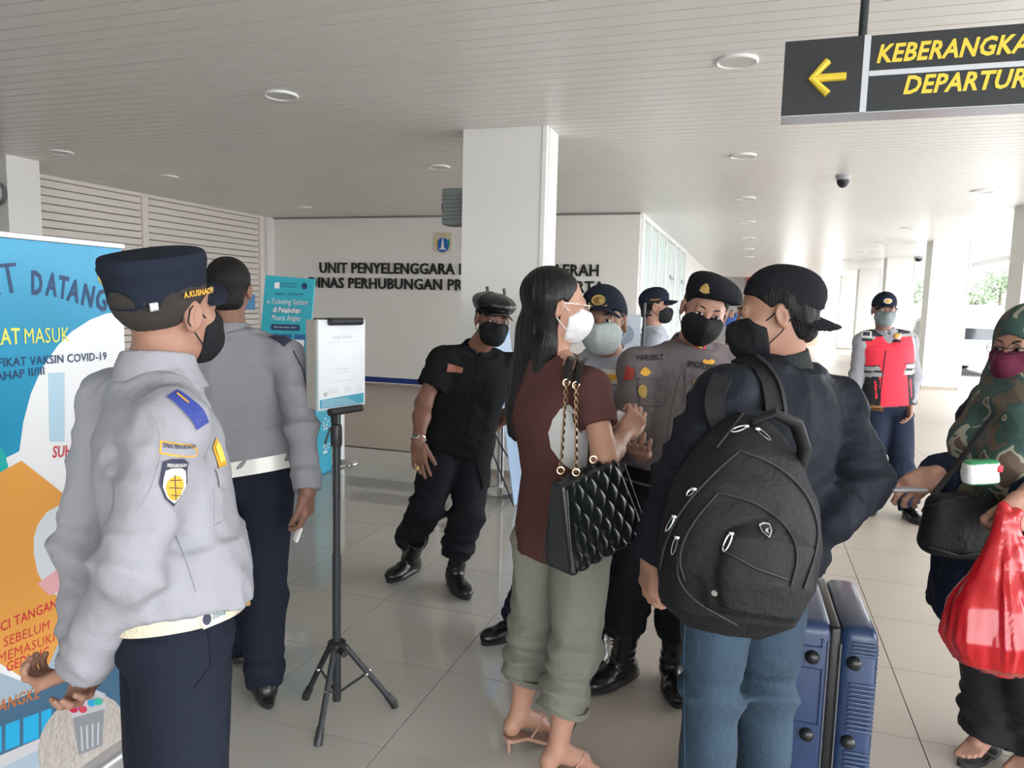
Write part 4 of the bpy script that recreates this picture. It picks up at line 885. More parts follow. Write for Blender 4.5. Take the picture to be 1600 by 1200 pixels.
def shirt(P_, J, m, e=.018, hem=.0, sleeve='long', ru=.056, re=.050, rc=.040, belly=0., bust=0., amp=.007, vox=.007, name='shirt', k=.03, extra=None, collar=True, secs=TORSO, blouse=0., up=.62, rs=.056, seed=1, neckc=.066, axis=(0, 0, 1), paint=None, back=0., arms='LR', collar_m=None, cr=.020, ch=.045):
    s = SDF(vox); torso(s, J, e, 0, secs, belly=belly, t0=hem, t1=.97 if .97 in [q[0] for q in secs] else 1.02, back=back)
    if blouse: s.loft(J['hip'], J['neck'], J['R'], [(hem+.005, .168+e+blouse*.5, .122+e+blouse*.5, 0, belly*.3), (hem+.06, .168+e+blouse, .12+e+blouse, 0, belly*.4), (hem+.2, .158+e, .116+e, 0, belly*.5)], k=.04)
    U = nz(J['neck']-J['hip'])
    for sd in arms:
        sh, el, wr = J['sh'+sd], J['el'+sd], J['wr'+sd]; nk = J['neck']
        s.cap(nk+(sh-nk)*.2-U*.010, sh-U*.012, rs*.85, rs, k=.05)
        if sleeve == 'short':
            end = sh+(el-sh)*up; s.cap(sh, end, ru*1.02, ru*1.02, k=.03, flat=True); d = nz(el-sh); s.cap(end-d*.02, end+d*.08, ru*.86, ru*.86, k=.002, kind='s')
            s.bunch(sh+(end-sh)*.6, d, .06, 70, amp*.8, .12)
        else:
            end = el+(wr-el)*.96; s.cap(sh, el, ru, re, k=.03).cap(el, end, re, rc, k=.03, flat=True); d = nz(wr-el); s.cap(end-d*.015, end+d*.06, rc*.8, rc*.8, k=.002, kind='s')
            s.bunch(el, nz(el-sh), .085, 62, amp*1.5, .12); s.bunch(end-d*.06, d, .05, 90, amp*.8, .1)
            s.bunch(sh+(el-sh)*.45, nz(el-sh+(el-sh)[[1,0,2]]*.5), .10, 45, amp*1.1, .12)
    nU = nz(J['head']-J['neck']); s.cap(J['neck']+nU*.02, J['neck']+nU*.2, neckc*.93, neckc*.93, k=.004, kind='s')
    s.folds(amp*1.5, 7, axis, .35, seed); s.folds(amp*.7, 17, nz(J['R']*.7+np.array([0, 0, .7])), .4, seed+4)
    if extra: extra(s)
    o = sobj(name, s, m, P_, paint=paint)
    if collar:
        nk = J['neck']; F, R = J['F'], J['R']; Uc = nz(U*.6+nU*.6); Fc = nz(F-Uc*F.dot(Uc)); Rc = nz(np.cross(Fc, Uc)); c = SDF(.0045)
        c0 = nk-Uc*.01
        c.loft(c0, c0+Uc*ch, Rc, [(0, neckc+.026, neckc+.030, 0, .008), (.6, neckc+.014, neckc+.016), (1, neckc+.006, neckc+.006)], k=.004, n=2.)
        c.cap(c0-Uc*.03, c0+Uc*(ch+.05), neckc-.003, neckc-.003, k=.003, kind='s')
        for x in (-1, 1): # collar leaves at the front
            a = c0+Fc*(neckc+.012)+Rc*x*.016; b_ = c0+Fc*(neckc+.028)+Rc*x*.056-Uc*.045; q = c0+Fc*(neckc*.6)+Rc*x*(neckc+.010)+Uc*.02
            c.cap(a+Uc*.012, b_, .008, .006, k=.012).cap(q, b_, .009, .006, k=.012).cap(a*.5+q*.5, b_, .011, .008, k=.02).cap(c0*.2+q*.8, b_*.7+(c0+Rc*x*(neckc+.03)-Uc*.01)*.3, .010, .008, k=.02)
        c.cap(c0+Fc*(neckc+.01)-Uc*.05, c0+Fc*(neckc+.016)+Uc*.06, .010, .016, k=.004, kind='s')
        sobj('collar', c, collar_m or m, o)
    return o
def belt(P_, J, t, m, h=.045, e=.03, buckle=None, secs=TORSO, belly=0., name='belt'):
    ax = J['neck']-J['hip']; L = np.linalg.norm(ax); U = ax/L; R = nz(J['R']-U*J['R'].dot(U)); F = np.cross(U, R); w = np.interp(t, [q[0] for q in secs], [q[1] for q in secs])+e; d = np.interp(t, [q[0] for q in secs], [q[2] for q in secs])+e
    c = J['hip']+ax*t+F*belly*.4; d += belly*.4; b = MB(); n = 48; rings = ((-h/2, 0), (-h/2, .004), (h/2, .004), (h/2, 0)); vs = []
    for z, o in rings:
        for k in range(n):
            a = 2*PI*k/n; x, y = math.cos(a), math.sin(a); r = (abs(x)**2.3+abs(y)**2.3)**(-1/2.3); vs.append(c+R*x*r*(w+o)+F*y*r*(d+o)+U*z)
    b.add(vs, [(i*n+k, i*n+(k+1) % n, ((i+1) % 4)*n+(k+1) % n, ((i+1) % 4)*n+k) for i in range(4) for k in range(n)]); o = b.obj(name, m, P_, True)
    ob_bvh[o.name] = (np.array(vs), np.array([q for q in b.f])); 
    if buckle: bb = MB(); bb.rbox(c+F*(d+.006), (.032, .006, h*.6), .004, np.stack([R, F, U], 1)); bb.obj('buckle', buckle, o, True)
    return o
def ballcap(P_, xf, m, R=None, brim=True, tall=.0, badge=None, backward=False, opening=False, off=(0, 0, 0), brimw=.078, briml=.085, flat=False, sc=1., brimz=0., vox=.004):
    s = SDF(vox); A = (np.asarray(xf[0])*sc if R is None else np.asarray(xf[0])@R*sc, np.asarray(xf[0])@np.asarray(off, float)+xf[1])
    if flat:
        s.loft((0, -.012, .028), (0, -.004, .128), (1, 0, 0), [(0, .0865, .109), (.35, .089, .112), (.8, .094, .118), (1., .090, .112)], k=.01, n=2.1); s.ell((0, -.006, .124), (.086, .108, .016), k=.03)
    else: s.ell((0, -.014, .042), (.0865, .106, .098+tall), k=.01); s.ell((0, .035, .075), (.066, .066, .060+tall*.6), k=.04); s.clip((0, 0, .032), (0, .12, -1), k=.005)
    T = lambda p: np.asarray(A[0])@np.asarray(p, float)+A[1]
    if brim:
        def f(X, Y, Z):
            z = Z-(.046+brimz)+(X*X)*6.5-(Y-.09)*-.10; a = (X/brimw)**2+((Y-.085)/briml)**2; r = np.sqrt(a)+1e-6
            return np.maximum(np.maximum((r-1)*brimw, np.abs(z)-.0035), .06-Y)
        s.fn(f, (-.09, .05, -.03), (.09, .19, .07), .006)
    if opening: s.ell((0, -.125, .045), (.040, .05, .028), k=.004, kind='s')
    s.cap((0, 0, -.05), (0, 0, .018), .07, .07, k=.004, kind='s')
    o = sobj('cap', s, m, P_, A)
    if not flat: MB().lathe([(.009, 0), (.008, .004), (.001, .006)], T((0, -.012, .137+tall)), 10, A[0]@np.array([0, 0, 1.])).obj('button', m, o, True)
    for k, a in enumerate(np.arange(6)*PI/3+PI/6 if not flat else []):
        tubeobj('seam', [T((.087*math.cos(a)*math.sin(q), -.012+.109*math.sin(a)*math.sin(q), .040+(.0985+tall)*math.cos(q))) for q in np.linspace(.05, 1.45, 9)], .0011, m, o, 4)
    if badge:
        def surfp(x, z):
            y = .1015+.004-.5*(z-.07)**2*12-x*x*3.5; return T((x, y-.004+.0, z))
        for kk, (sx, sz, mm, d) in enumerate(badge):
            b = MB(); n = 20; c = surfp(0, .074); b.add([c+A[0]@np.array([0, .006+d, 0])]+[surfp(sx*math.cos(a), .074+sz*math.sin(a))+A[0]@np.array([0, .004+d, 0]) for a in np.linspace(0, 2*PI, n+1)[:-1]], [(0, 1+k, 1+(k+1) % n) for k in range(n)]); b.obj('badge', mm, o)
    return o, T
GOLDB = mat('badge_metal', (.55, .38, .13), .35, .7, bump=.6, bscale=250)
def hnd(J, sd, d, n, th, **k): q = dict(sh=J['sh'+sd], el=J['el'+sd], wr=J['wr'+sd], d=np.asarray(d, float), n=np.asarray(n, float), th=th); q.update(k); return q
v3 = lambda a, b, c: cf(1, 0)*a+cf(0, 1)*b+np.array([0, 0, c])

# ---- officer at the front left, seen from behind
J = joints(dict(hip=(272, 985, 1.62), neck=(246, 596, 1.62), head=(262, 486, 1.64), shR=(268, 662, 1.48), elR=(205, 885, 1.42), wrR=(128, 1040, 1.54), shL=(178, 622, 1.80), elL=(125, 850, 1.82), wrL=(135, 1022, 1.68),
    hiR=(282, 1015, 1.56), knR=(290, 1270, 1.56), anR=(285, 1530, 1.60), hiL=(262, 1010, 1.70), knL=(258, 1250, 1.72), anL=(262, 1470, 1.76)), cf(.93, .36))
J['anR'] = np.array([*J['anR'][:2], .10]); J['anL'] = np.array([*J['anL'][:2], .10])
report('A', J)
PA = base(J, 'uniformed officer in pale grey shirt and navy cap, hands clasped behind his back')
Rh = frame(cf(.40, .91), -8, 3)
def nape(s): s.ell((0, -.06, -.045), (.062, .042, .05), k=.03)
hA = head(PA, J['head'], Rh, J['neck']+np.array([0, 0, .02]), SKIN, 'short', None, 'flat', MBLK, scalp=HAIRG, sc=1.06)
body_obj(PA, J, SKIN, hA, [hnd(J, 'R', v3(-.80, .05, -.42), v3(-.3, .25, .9), 1, curl=(.75, .8, .8, .8), spread=.04, thumb=(.7, .4)), hnd(J, 'L', v3(.35, -.75, -.6), v3(-.4, -.5, .6), -1, curl=(.5, .55, .6, .65))])
TA_ = tuple((t, w_*.90, d_*.93) for t, w_, d_ in TORSO)
trA = trousers(PA, J, NAVY, e=.010, rh=.102, rk=.082, ra=.078, top=.30, amp=.004, secs=TA_)
shA = shirt(PA, J, GREYS, e=.014, hem=.135, ch=.072, belly=.04, ru=.062, re=.055, rc=.044, amp=.009, blouse=.004, rs=.062, seed=2, neckc=.070, secs=tuple([(.135, .150, .118)]+[q for q in TA_ if q[0] > .13]))
bA = belt(PA, J, .115, CREAMB, .048, .020, GOLDB, belly=.025, secs=TA_)
patch('belt_plate', bA, 338, 963, [(-.034, -.015), (.020, -.015), (.020, .015), (-.034, .015)], BADGE_W, .003); ptext('belt_lettering', bA, 341, 963, 'DISHUB', .030, .012, mat('belt_teal', (.02, .12, .14), .5), .005); patch('belt_emblem', bA, 322, 967, circ(0, 0, .009, 12, .012), BADGE_D, .005)
cA, TA = ballcap(PA, hA[1], CAPN, R=frame((0, 1), -7), flat=True, opening=True, off=(0, -.004, .000), briml=.075, sc=.92, brimz=-.010)
put_text(MB(), 'A.KUSNADI', (TA((.101, -.028, .046)), hA[1][0]@nz([-.12, 1, .0]), hA[1][0]@np.array([.0, 0, 1.])), .040, 0, .085, .012, bold=.03).obj('name_embroidery', BADGE_Y, cA)
tubeobj('cap_strap', [TA((.058*math.cos(a)*1.45, -.006-.104*math.sin(a)*1.05, .036)) for a in np.linspace(.45, PI-.45, 15)], .006, CAPN, cA, 6)
MB().rbox(TA((.068, -.085, .038)), (.004, .010, .010), .003, hA[1][0]).obj('strap_slide', STEEL, cA, True)
MB().lathe([(.006, 0), (.006, .004), (.001, .006)], TA((.088, .058, .044)), 10, hA[1][0]@np.array([1, .3, 0])).obj('gold_button', GOLDB, cA, True)
pg = patch('epaulette', shA, 294, 636, [(-.019, -.046), (.019, -.046), (.015, .042), (-.015, .042)], mat('epaulette_blue', (.03, .05, .25), .6), .006, rot=.5, up=(0, 0, 1))
ptext('epaulette_bar', shA, 292, 632, 'I', .004, .03, BADGE_Y, .009, rot=.5)
patch('sleeve_tab', shA, 281, 698, densify([(-.036, -.012), (-.030, -.014), (.036, -.028), (.038, -.012), (.020, .004), (-.034, .012)]), BADGE_Y, .003, rot=-.05)
patch('sleeve_tab_field', shA, 281, 698, densify([(-.033, -.009), (.033, -.024), (.035, -.013), (.019, .001), (-.031, .009)]), GREYS, .0042, rot=-.05)
ptext('tab_lettering', shA, 281, 700, 'DINAS PERHUBUNGAN', .060, .009, BADGE_D, .0055, rot=-.14)
shp = [(-.026, .042), (-.012, .048), (.012, .048), (.026, .040), (.030, .0), (.020, -.028), (0, -.044), (-.020, -.028), (-.030, .0)]
patch('sleeve_badge', shA, 272, 755, shp, BADGE_D, .003, rot=-.15); patch('badge_inner', shA, 272, 760, [(x*.84, y*.74) for x, y in shp], BADGE_W, .0044, rot=-.15)
patch('badge_globe', shA, 271, 762, circ(0, 0, .019, 18, .024), BADGE_Y, .0056, rot=-.15); ptext('badge_lettering', shA, 275, 729, 'PERHUBUNGAN', .040, .007, BADGE_W, .0055, rot=-.15)
for k, (a, b_) in enumerate((((262, 762), (281, 762)), ((271, 742), (271, 782)), ((264, 750), (280, 750)), ((264, 774), (279, 774)))): pline('globe_line', shA, [a, b_], .0009, BADGE_D, .006)
patch('arm_badge', shA, 341, 708, [(-.020, -.030), (.020, -.034), (.026, .008), (.004, .034), (-.022, .018)], BADGE_Y, .003); patch('arm_badge_field', shA, 341, 706, [(-.013, -.022), (.014, -.024), (.018, .008), (.002, .024), (-.015, .012)], mat('badge_yellow', (.75, .62, .10), .6), .0045)
pline('shoulder_seam', shA, [(190, 620), (240, 640), (255, 700), (238, 760), (215, 800)], .0016, GREYS, .0)
pline('side_seam', shA, [(272, 830), (292, 880), (306, 925)], .0014, GREYD, .0)
patch('pocket_flap', shA, 347, 742, [(-.022, -.022), (.0, -.030), (.026, -.02), (.026, .016), (-.024, .018)], GREYS, .004)
pline('pocket_edge', shA, [(333, 762), (334, 822), (350, 812)], .0014, GREYD, 0)
pline('pocket_slit', trA, [(205, 1004), (262, 1004)], .0022, NAVY, .001); pline('side_pocket', trA, [(326, 985), (330, 1040), (304, 1075)], .003, NAVY, .001)
# ---- bareheaded officer walking away
J = joints(dict(hip=(394, 748, 2.86), neck=(360, 522, 2.84), head=(357, 452, 2.86), shR=(446, 556, 2.80), elR=(470, 665, 2.74), wrR=(480, 768, 2.66), shL=(290, 560, 2.92), elL=(272, 665, 2.95), wrL=(268, 760, 3.0),
    hiR=(416, 770, 2.84), knR=(414, 930, 2.76), anR=gz(413, 1092, .10), hiL=(370, 770, 2.9), knL=(386, 900, 3.0), anL=(374, 1004, 3.06)), cf(-.22, .97))
report('B', J)
PB_ = base(J, 'bareheaded officer in grey shirt and wide white belt walking away')
hB = head(PB_, J['head'], frame(cf(-.25, .97), 4), J['neck']+np.array([0, 0, .02]), SKIN_D, 'short', nape, None, None, eyes=False)
body_obj(PB_, J, SKIN_D, hB, [hnd(J, 'R', v3(-.02, .05, -1), v3(-.95, .1, 0), -1, curl=(.45, .55, .6, .6), thumb=(.3, .4))])
trousers(PB_, J, NAVY, e=.022, rh=.104, rk=.078, ra=.072, top=.30, hem=-.03, amp=.005)
shB = shirt(PB_, J, GREYD, e=.024, hem=.12, belly=.02, ru=.058, re=.052, rc=.044, amp=.010, blouse=.008, seed=8)
belt(PB_, J, .105, WBELT, .056, .034, STEEL)
pline('yoke_seam', shB, [(352, 573), (400, 575), (430, 574)], .0014, GREYD, 0)
patch('epaulette', shB, 436, 528, [(-.045, -.018), (.05, -.022), (.05, .02), (-.045, .02)], BADGE_D, .004, rot=-.5)
pline('sleeve_piping', shB, [(458, 548), (474, 580), (482, 620)], .003, BADGE_D, .001)
shoe(PB_, J['anR'], cf(-.5, .85), LEATH, lace=False); shoe(PB_, J['anL'], cf(-.3, .9), LEATH, lace=False, pitch=25)
pp = J['wrR']+np.array([0, 0, -.13])
MB().rbox(pp+cf(1, 0)*-.035+np.array([0, 0, -.03]), (.012, .006, .03), .003, frame(cf(.5, .5), 10, 20)).obj('folded_paper', mat('white_paper', (.75, .75, .75), .7), None, **tagd('small folded white paper held in hand of the bareheaded officer', 'paper'))
# ---- man in black bending forward
J = joints(dict(hip=(714, 690, 3.98), neck=(744, 548, 3.80), head=(769, 501, 3.68), shR=(690, 562, 3.72), elR=(662, 630, 3.66), wrR=(653, 692, 3.50), shL=(800, 572, 3.90), elL=(806, 640, 4.08), wrL=(768, 668, 4.22),
    hiR=(692, 705, 3.93), knR=(668, 788, 3.82), anR=gz(640, 897, .10), hiL=(738, 705, 3.98), knL=(729, 805, 3.86), anL=gz(711, 920, .10)), cf(.16, -.98))
report('C', J)
PC = base(J, 'man in black uniform and leather flat cap leaning forward, hand on thigh')
hC = head(PC, J['head'], frame(cf(.34, -.94), 2, -8), J['neck'], SKIN, 'short', None, 'flat', MBLK)
body_obj(PC, J, SKIN_D, hC, [hnd(J, 'R', v3(.10, -.10, -1), v3(.35, .9, 0), 1, bare=True, curl=(.12, .14, .3, .35), spread=.16, thumb=(.45, .15)), hnd(J, 'L', v3(-.9, .3, -.3), v3(0, 1, 0), 1, bare=True)])
trC = trousers(PC, J, CLOTH('cloth_black_trousers', (.013, .011, .015), sh=.05), e=.024, rh=.104, rk=.088, ra=.070, hem=.10, top=.12, amp=.010, bag=.010)
shC = shirt(PC, J, BLKC, e=.030, hem=-.13, sleeve='short', ru=.066, belly=.03, amp=.008, up=.60, seed=5, rs=.058)
MPOCK = mat('pocket_edge_black', (.003, .003, .003), .9)
patch('phone', shC, 709, 576, [(-.042, -.022), (.042, -.012), (.042, .016), (-.042, .020)], mat('phone_brown', (.22, .07, .035), .4), .010, rot=-.22)
for nm, (a, b_) in dict(pocket_flap=(712, 590), pocket=(700, 630)).items(): pass
pocket('chest_pocket', shC, 710, 606, [(-.055, -.06), (.05, -.06), (.05, .055), (-.055, .06)], BLKC, MPOCK, .006, rot=-.15)
pocket('chest_pocket', shC, 768, 618, [(-.045, -.06), (.045, -.06), (.045, .055), (-.045, .06)], BLKC, MPOCK, .006, rot=-.2)
pocket('hip_pocket', shC, 738, 698, [(-.075, -.09), (.06, -.09), (.07, .06), (-.06, .06)], BLKC, MPOCK, .007, rot=-.1)
pline('front_placket', shC, [(746, 560), (742, 600), (735, 650), (722, 700)], .004, BLKC, .002, flat=.4)
patch('cargo_pocket', trC, 660, 738, [(-.05, -.07), (.05, -.07), (.05, .07), (-.05, .07)], BLKC, .012); patch('cargo_pocket', trC, 757, 740, [(-.04, -.08), (.05, -.08), (.05, .07), (-.04, .07)], BLKC, .012)
shoe(PC, J['anR'], cf(-.50, -.86), LEATH, 'boot', boot=.17, W=.054, kn=(J['knR'] if True else 0)); shoe(PC, J['anL'], cf(.42, -.9), LEATH, 'boot', boot=.17, W=.054, kn=J['knL'])
# watch, bracelet and ring on the right hand
wr = J['wrR']; dv = nz(wr-J['elR']); c = wr-dv*.02
b = MB(); rg = [c+(nz(np.cross(dv, (0, 1, 0)))*math.cos(a)+nz(np.cross(dv, np.cross(dv, (0, 1, 0))))*math.sin(a))*.032 for a in np.linspace(0, 2*PI, 25)]; b.tube(rg, .007, 6, flat=1.4); wo = b.obj('watch_strap', CHROME, PC, True)
toc = nz(CC-c); toc = nz(toc-dv*toc.dot(dv)); toc = nz(toc+cf(-.4, 0)*.4); MB().lathe([(.020, 0), (.021, .008), (.017, .011)], c+toc*.028, 20, toc).obj('watch_case', CHROME, wo, True); MB().lathe([(.016, .0115), (.001, .0118)], c+toc*.028, 20, toc).obj('watch_dial', mat('watch_teal', (.05, .12, .12), .2), wo)
fr_ = wr+nz(v3(.10, -.10, -1))*.118+cf(-.9, -.5)*.008
MB().tube([fr_+(cf(1, 0)*math.cos(a)+cf(0, 1)*math.sin(a))*.0105 for a in np.linspace(0, 2*PI, 13)], .0035, 6).obj('ring_band', GOLDB, PC, True)
MB().lathe([(.009, 0), (.011, .005), (.006, .010), (.001, .011)], fr_+cf(-.2, -1)*.009, 12, cf(-.2, -1)).obj('ring_stone', mat('ring_stone', (.55, .42, .20), .2), PC, True)
# leather flat cap
R0, t0 = hC[1]; TC = hC[2]; s = SDF(.004); RR = frame((0, 1), 8)
s.ell((0, -.006, .078), (.108, .132, .050), RR, k=.02).ell((0, -.012, .055), (.088, .110, .045), k=.03); s.clip((0, 0, .030), (0, .12, -1), k=.005)
s.fn(lambda X, Y, Z: np.maximum(np.maximum((np.sqrt((X/.078)**2+((Y-.085)/.060)**2)-1)*.06, np.abs(Z-.040+X*X*6+(Y-.09)*.25)-.004), .055-Y), (-.09, .05, -.02), (.09, .16, .06), .008)
s.bunch((0, 0, .08), (1, 0, 0), .12, 60, .002, .3); s.disp(lambda P: -.003*np.abs(np.sin(np.arctan2(P[:, 1], P[:, 0])*4))**12)
fc = sobj('flat_cap', s, LEATH, PC, (hC[1][0], hC[1][1]+hC[1][0]@np.array([0, -.006, .012]))); MB().lathe([(.008, 0), (.006, .005), (.001, .006)], TC((0, -.006, .128)), 10, R0[:, 2]).obj('button', LEATH, fc, True)
patch('mask_print', fc, 0, 0, [(0, 0), (1, 0), (1, 1)], MWH) if False else None
# ---- guard in the light shirt with white mask
J = joints(dict(hip=(922, 722, 3.20), neck=(950, 552, 3.20), head=(943, 505, 3.06), shR=(882, 582, 3.14), elR=(876, 680, 3.08), wrR=(900, 755, 3.0), shL=(1016, 580, 3.26), elL=(1030, 690, 3.4), wrL=(1020, 780, 3.35),
    hiR=(890, 735, 3.26), knR=(852, 862, 3.2), anR=gz(806, 992, .09), hiL=(948, 735, 3.32), knL=(945, 866, 3.28), anL=gz(936, 1015, .09)), cf(-.22, -.97))
report('E', J)
PE = base(J, 'young guard in navy cap, pale folded mask and pale grey shirt marked SECURITY')
hE = head(PE, J['head'], frame(cf(-.30, -.95), -6, 3), J['neck'], SKIN, 'short', None, 'fold', MGR, sc=1.12)
body_obj(PE, J, SKIN, hE, [hnd(J, 'R', v3(.5, -.5, -.3), v3(0, 0, 1), 1), hnd(J, 'L', v3(0, 0, -1), v3(-1, 0, 0), 1)])
trousers(PE, J, NAVY, e=.02, hem=.0, amp=.006)
shE = shirt(PE, J, mat('cloth_pale_shirt', (.36, .38, .43), .8, bump=.25, bscale=35, weave=.25), e=.02, hem=.0, ru=.062, seed=9, amp=.007)
MB().tube([J['neck']+J['F']*.05+cf(.9, 0)*x-np.array([0, 0, abs(x)*-.2+.02]) for x in np.linspace(-.045, .045, 7)], .022, 8).obj('undershirt', CAPN, PE, True)
cE, TE = ballcap(PE, hE[1], CAPN, badge=((.026, .020, GOLDB, 0.002), (.017, .012, mat('badge_bronze', (.25, .15, .05), .4, .6), .004)))
b = MB(); b.tube([TE((x, .100-x*x*3.5, .052+x*x*4)) for x in np.linspace(-.030, .030, 9)], .004, 6); b.obj('badge_ribbon', GOLDB, cE, True)
pt = patch('name_patch', shE, 956, 590, [(-.045, -.03), (.04, -.03), (.04, .035), (-.045, .035)], BADGE_W, .004, rot=-.12)
patch('patch_emblem', shE, 957, 589, [(-.032, -.006), (.0, -.018), (.034, -.004), (.034, .006), (.008, .012), (-.032, .006)], BADGE_Y, .006, rot=-.12)
patch('security_label', shE, 951, 604, [(-.048, -.012), (.045, -.012), (.045, .012), (-.048, .012)], BADGE_W, .005, rot=-.12); ptext('security_lettering', shE, 951, 605, 'SECURITY', .085, .018, BADGE_D, .007, rot=-.12, bold=.03)
shoe(PE, J['anR'], cf(-.8, -.6), LEATH); shoe(PE, J['anL'], cf(-.15, -1), LEATH)
# ---- guard in profile further back
J = joints(dict(hip=(1026, 622, 5.45), neck=(1020, 516, 5.42), head=(1023, 479, 5.40), shR=(1024, 534, 5.22), elR=(1020, 596, 5.2), wrR=(1030, 650, 5.15), shL=(1016, 530, 5.62), elL=(1012, 590, 5.66), wrL=(1022, 640, 5.6),
    hiR=(1028, 628, 5.36), knR=(1030, 708, 5.36), anR=gz(1030, 812, .09), hiL=(1024, 624, 5.54), knL=(1024, 700, 5.54), anL=gz(1022, 800, .09)), cf(.98, -.1))
report('F', J)
PF = base(J, 'guard in navy cap and black mask seen in profile behind the folded-mask guard')
hF = head(PF, J['head'], frame(cf(.98, -.15), -2), J['neck'], SKIN_L, 'short', nape, 'flat', MBLK, vox=.0045)
body_obj(PF, J, SKIN_L, hF, [hnd(J, 'R', v3(.1, 0, -1), v3(0, 1, 0), 1), hnd(J, 'L', v3(.1, 0, -1), v3(0, -1, 0), -1)], scale=2)
trousers(PF, J, NAVY, vox=.011); shF = shirt(PF, J, mat('cloth_pale_shirt'), vox=.010, amp=.005); cF, TF = ballcap(PF, hF[1], CAPN, vox=.005)
b = MB(); put_text(b, 'SECURITY', (TF((.0885, -.035, .045)), hF[1][0]@np.array([0, 1., 0]), hF[1][0]@np.array([0, 0, 1.])), .035, 0, .07, .010); b.obj('cap_lettering', BADGE_Y, cF)
shoe(PF, J['anR'], J['F'], LEATH, lace=False); shoe(PF, J['anL'], J['F'], LEATH, lace=False)
# ---- police officer in brown grey shirt and beret
J = joints(dict(hip=(1042, 750, 2.90), neck=(1080, 541, 2.86), head=(1100, 486, 2.74), shR=(994, 570, 2.82), elR=(978, 690, 2.76), wrR=(1002, 708, 2.56), shL=(1152, 564, 2.96), elL=(1172, 690, 2.96), wrL=(1120, 740, 2.8),
    hiR=(1006, 768, 2.88), knR=(990, 900, 2.84), anR=gz(970, 1066, .10), hiL=(1082, 768, 2.95), knL=(1062, 905, 2.9), anL=gz(1048, 1072, .10)), cf(-.12, -.99))
report('G', J)
PG = base(J, 'police officer in black beret and brown grey shirt looking down')
hG = head(PG, J['head'], frame(cf(-.10, -1), 9, -14), J['neck'], SKIN_L, 'short', None, 'fold', MBLK)
body_obj(PG, J, SKIN_L, hG, [hnd(J, 'R', v3(-.3, -.85, .25), v3(.2, 0, 1), 1, curl=(.5, .5, .6, .6)), hnd(J, 'L', v3(-.5, -.5, -.3), v3(0, 0, -1), -1)])
TAUP = CLOTH('cloth_taupe', (.135, .115, .118)); TAUD = CLOTH('cloth_taupe_dark', (.085, .072, .075))
trG = trousers(PG, J, BLKC, e=.022, rh=.104, rk=.086, ra=.068, hem=.13, top=.12, amp=.009, bag=.008)
shG = shirt(PG, J, TAUP, e=.018, hem=.0+.0, belly=.035, ru=.064, re=.054, amp=.007, seed=14, blouse=.008)
coG = [c for c in shG.children if c.name.startswith('collar')][0]
belt(PG, J, .045, BLKC, .05, .036, None, belly=.02)
shoe(PG, J['anR'], cf(-.80, -.6), LEATH, 'boot', boot=.19, W=.055, kn=J['knR']); shoe(PG, J['anL'], cf(-.05, -1), LEATH, 'boot', boot=.19, W=.055, kn=J['knL'])
s = SDF(.004); RB = frame((0, 1), -3, -12)
s.ell((-.012, -.014, .088), (.100, .122, .054), RB, k=.02).ell((0, -.012, .060), (.086, .110, .052), k=.03).ell((-.062, -.01, .058), (.048, .080, .048), k=.05); s.clip((0, 0, .040), (-.10, .20, -1), k=.005)
bG = sobj('beret', s, CAPB, PG, hG[1]); TG = hG[2]
b = MB(); c = TG((.040, .098, .088)); ax = hG[1][0]@nz([.45, 1, .3]); b.lathe([(.014, 0), (.016, .004), (.008, .007), (.001, .008)], c, 14, ax); b.lathe([(.008, .005), (.006, .010), (.001, .011)], c+hG[1][0][:, 2]*.012, 10, ax); b.tube([c+hG[1][0]@np.array([x, .004, -.012+x*x*20]) for x in np.linspace(-.018, .018, 7)], .0035, 6); b.obj('beret_badge', GOLDB, bG, True)
for (x, y, w_, h_, r_) in ((1012, 588, .100, .036, -.05), ): pass
pocket('chest_pocket', shG, 1013, 606, [(-.052, -.066), (.03, -.066), (.052, -.045), (.052, .055), (-.052, .055)], TAUP, TAUD, .0035, rot=-.06)
pocket('chest_pocket', shG, 1092, 606, [(-.050, -.066), (.052, -.066), (.052, .055), (-.050, .055)], TAUP, TAUD, .0035, rot=-.12)
pocket('pocket_flap', shG, 1013, 583, [(-.053, -.022), (.053, -.022), (.053, .022), (-.053, .022)], TAUP, TAUD, .006, rot=-.06); pocket('pocket_flap', shG, 1092, 588, [(-.050, -.022), (.053, -.022), (.053, .022), (-.050, .022)], TAUP, TAUD, .006, rot=-.12)
ptext('name_lettering', shG, 1015, 563, 'HARLEN.T', .105, .022, BLK, .006, rot=.0, bold=.04); ptext('unit_lettering', shG, 1096, 576, 'POLISI', .105, .024, BLK, .006, rot=-.18, bold=.04)
patch('gold_badge', shG, 1007, 581, [(-.024, -.006), (-.008, -.016), (.008, -.016), (.024, -.004), (.014, .008), (.0, .018), (-.014, .008)], BADGE_Y, .009); patch('medal', shG, 1003, 612, circ(0, 0, .020, 18, .025), mat('medal_gold', (.50, .36, .06), .5, bump=.5, bscale=200), .008); patch('medal_ring', shG, 1003, 612, circ(0, 0, .012, 14, .016), GOLDB, .010)
patch('gold_wings', shG, 1106, 566, [(-.028, 0), (-.014, .010), (0, .004), (.016, .012), (.030, .0), (.012, -.012), (-.012, -.010)], BADGE_Y, .007); patch('gold_bar', shG, 1093, 600, [(-.024, -.010), (.026, -.008), (.026, .010), (-.024, .008)], BADGE_Y, .009, rot=-.1)
patch('red_medal', shG, 1086, 628, circ(0, 0, .024, 18), mat('medal_red', (.28, .03, .02), .5), .008); patch('red_medal_centre', shG, 1086, 628, circ(0, 0, .010, 12), BADGE_W, .010)
RDT = mat('tab_red', (.55, .01, .03), .5)
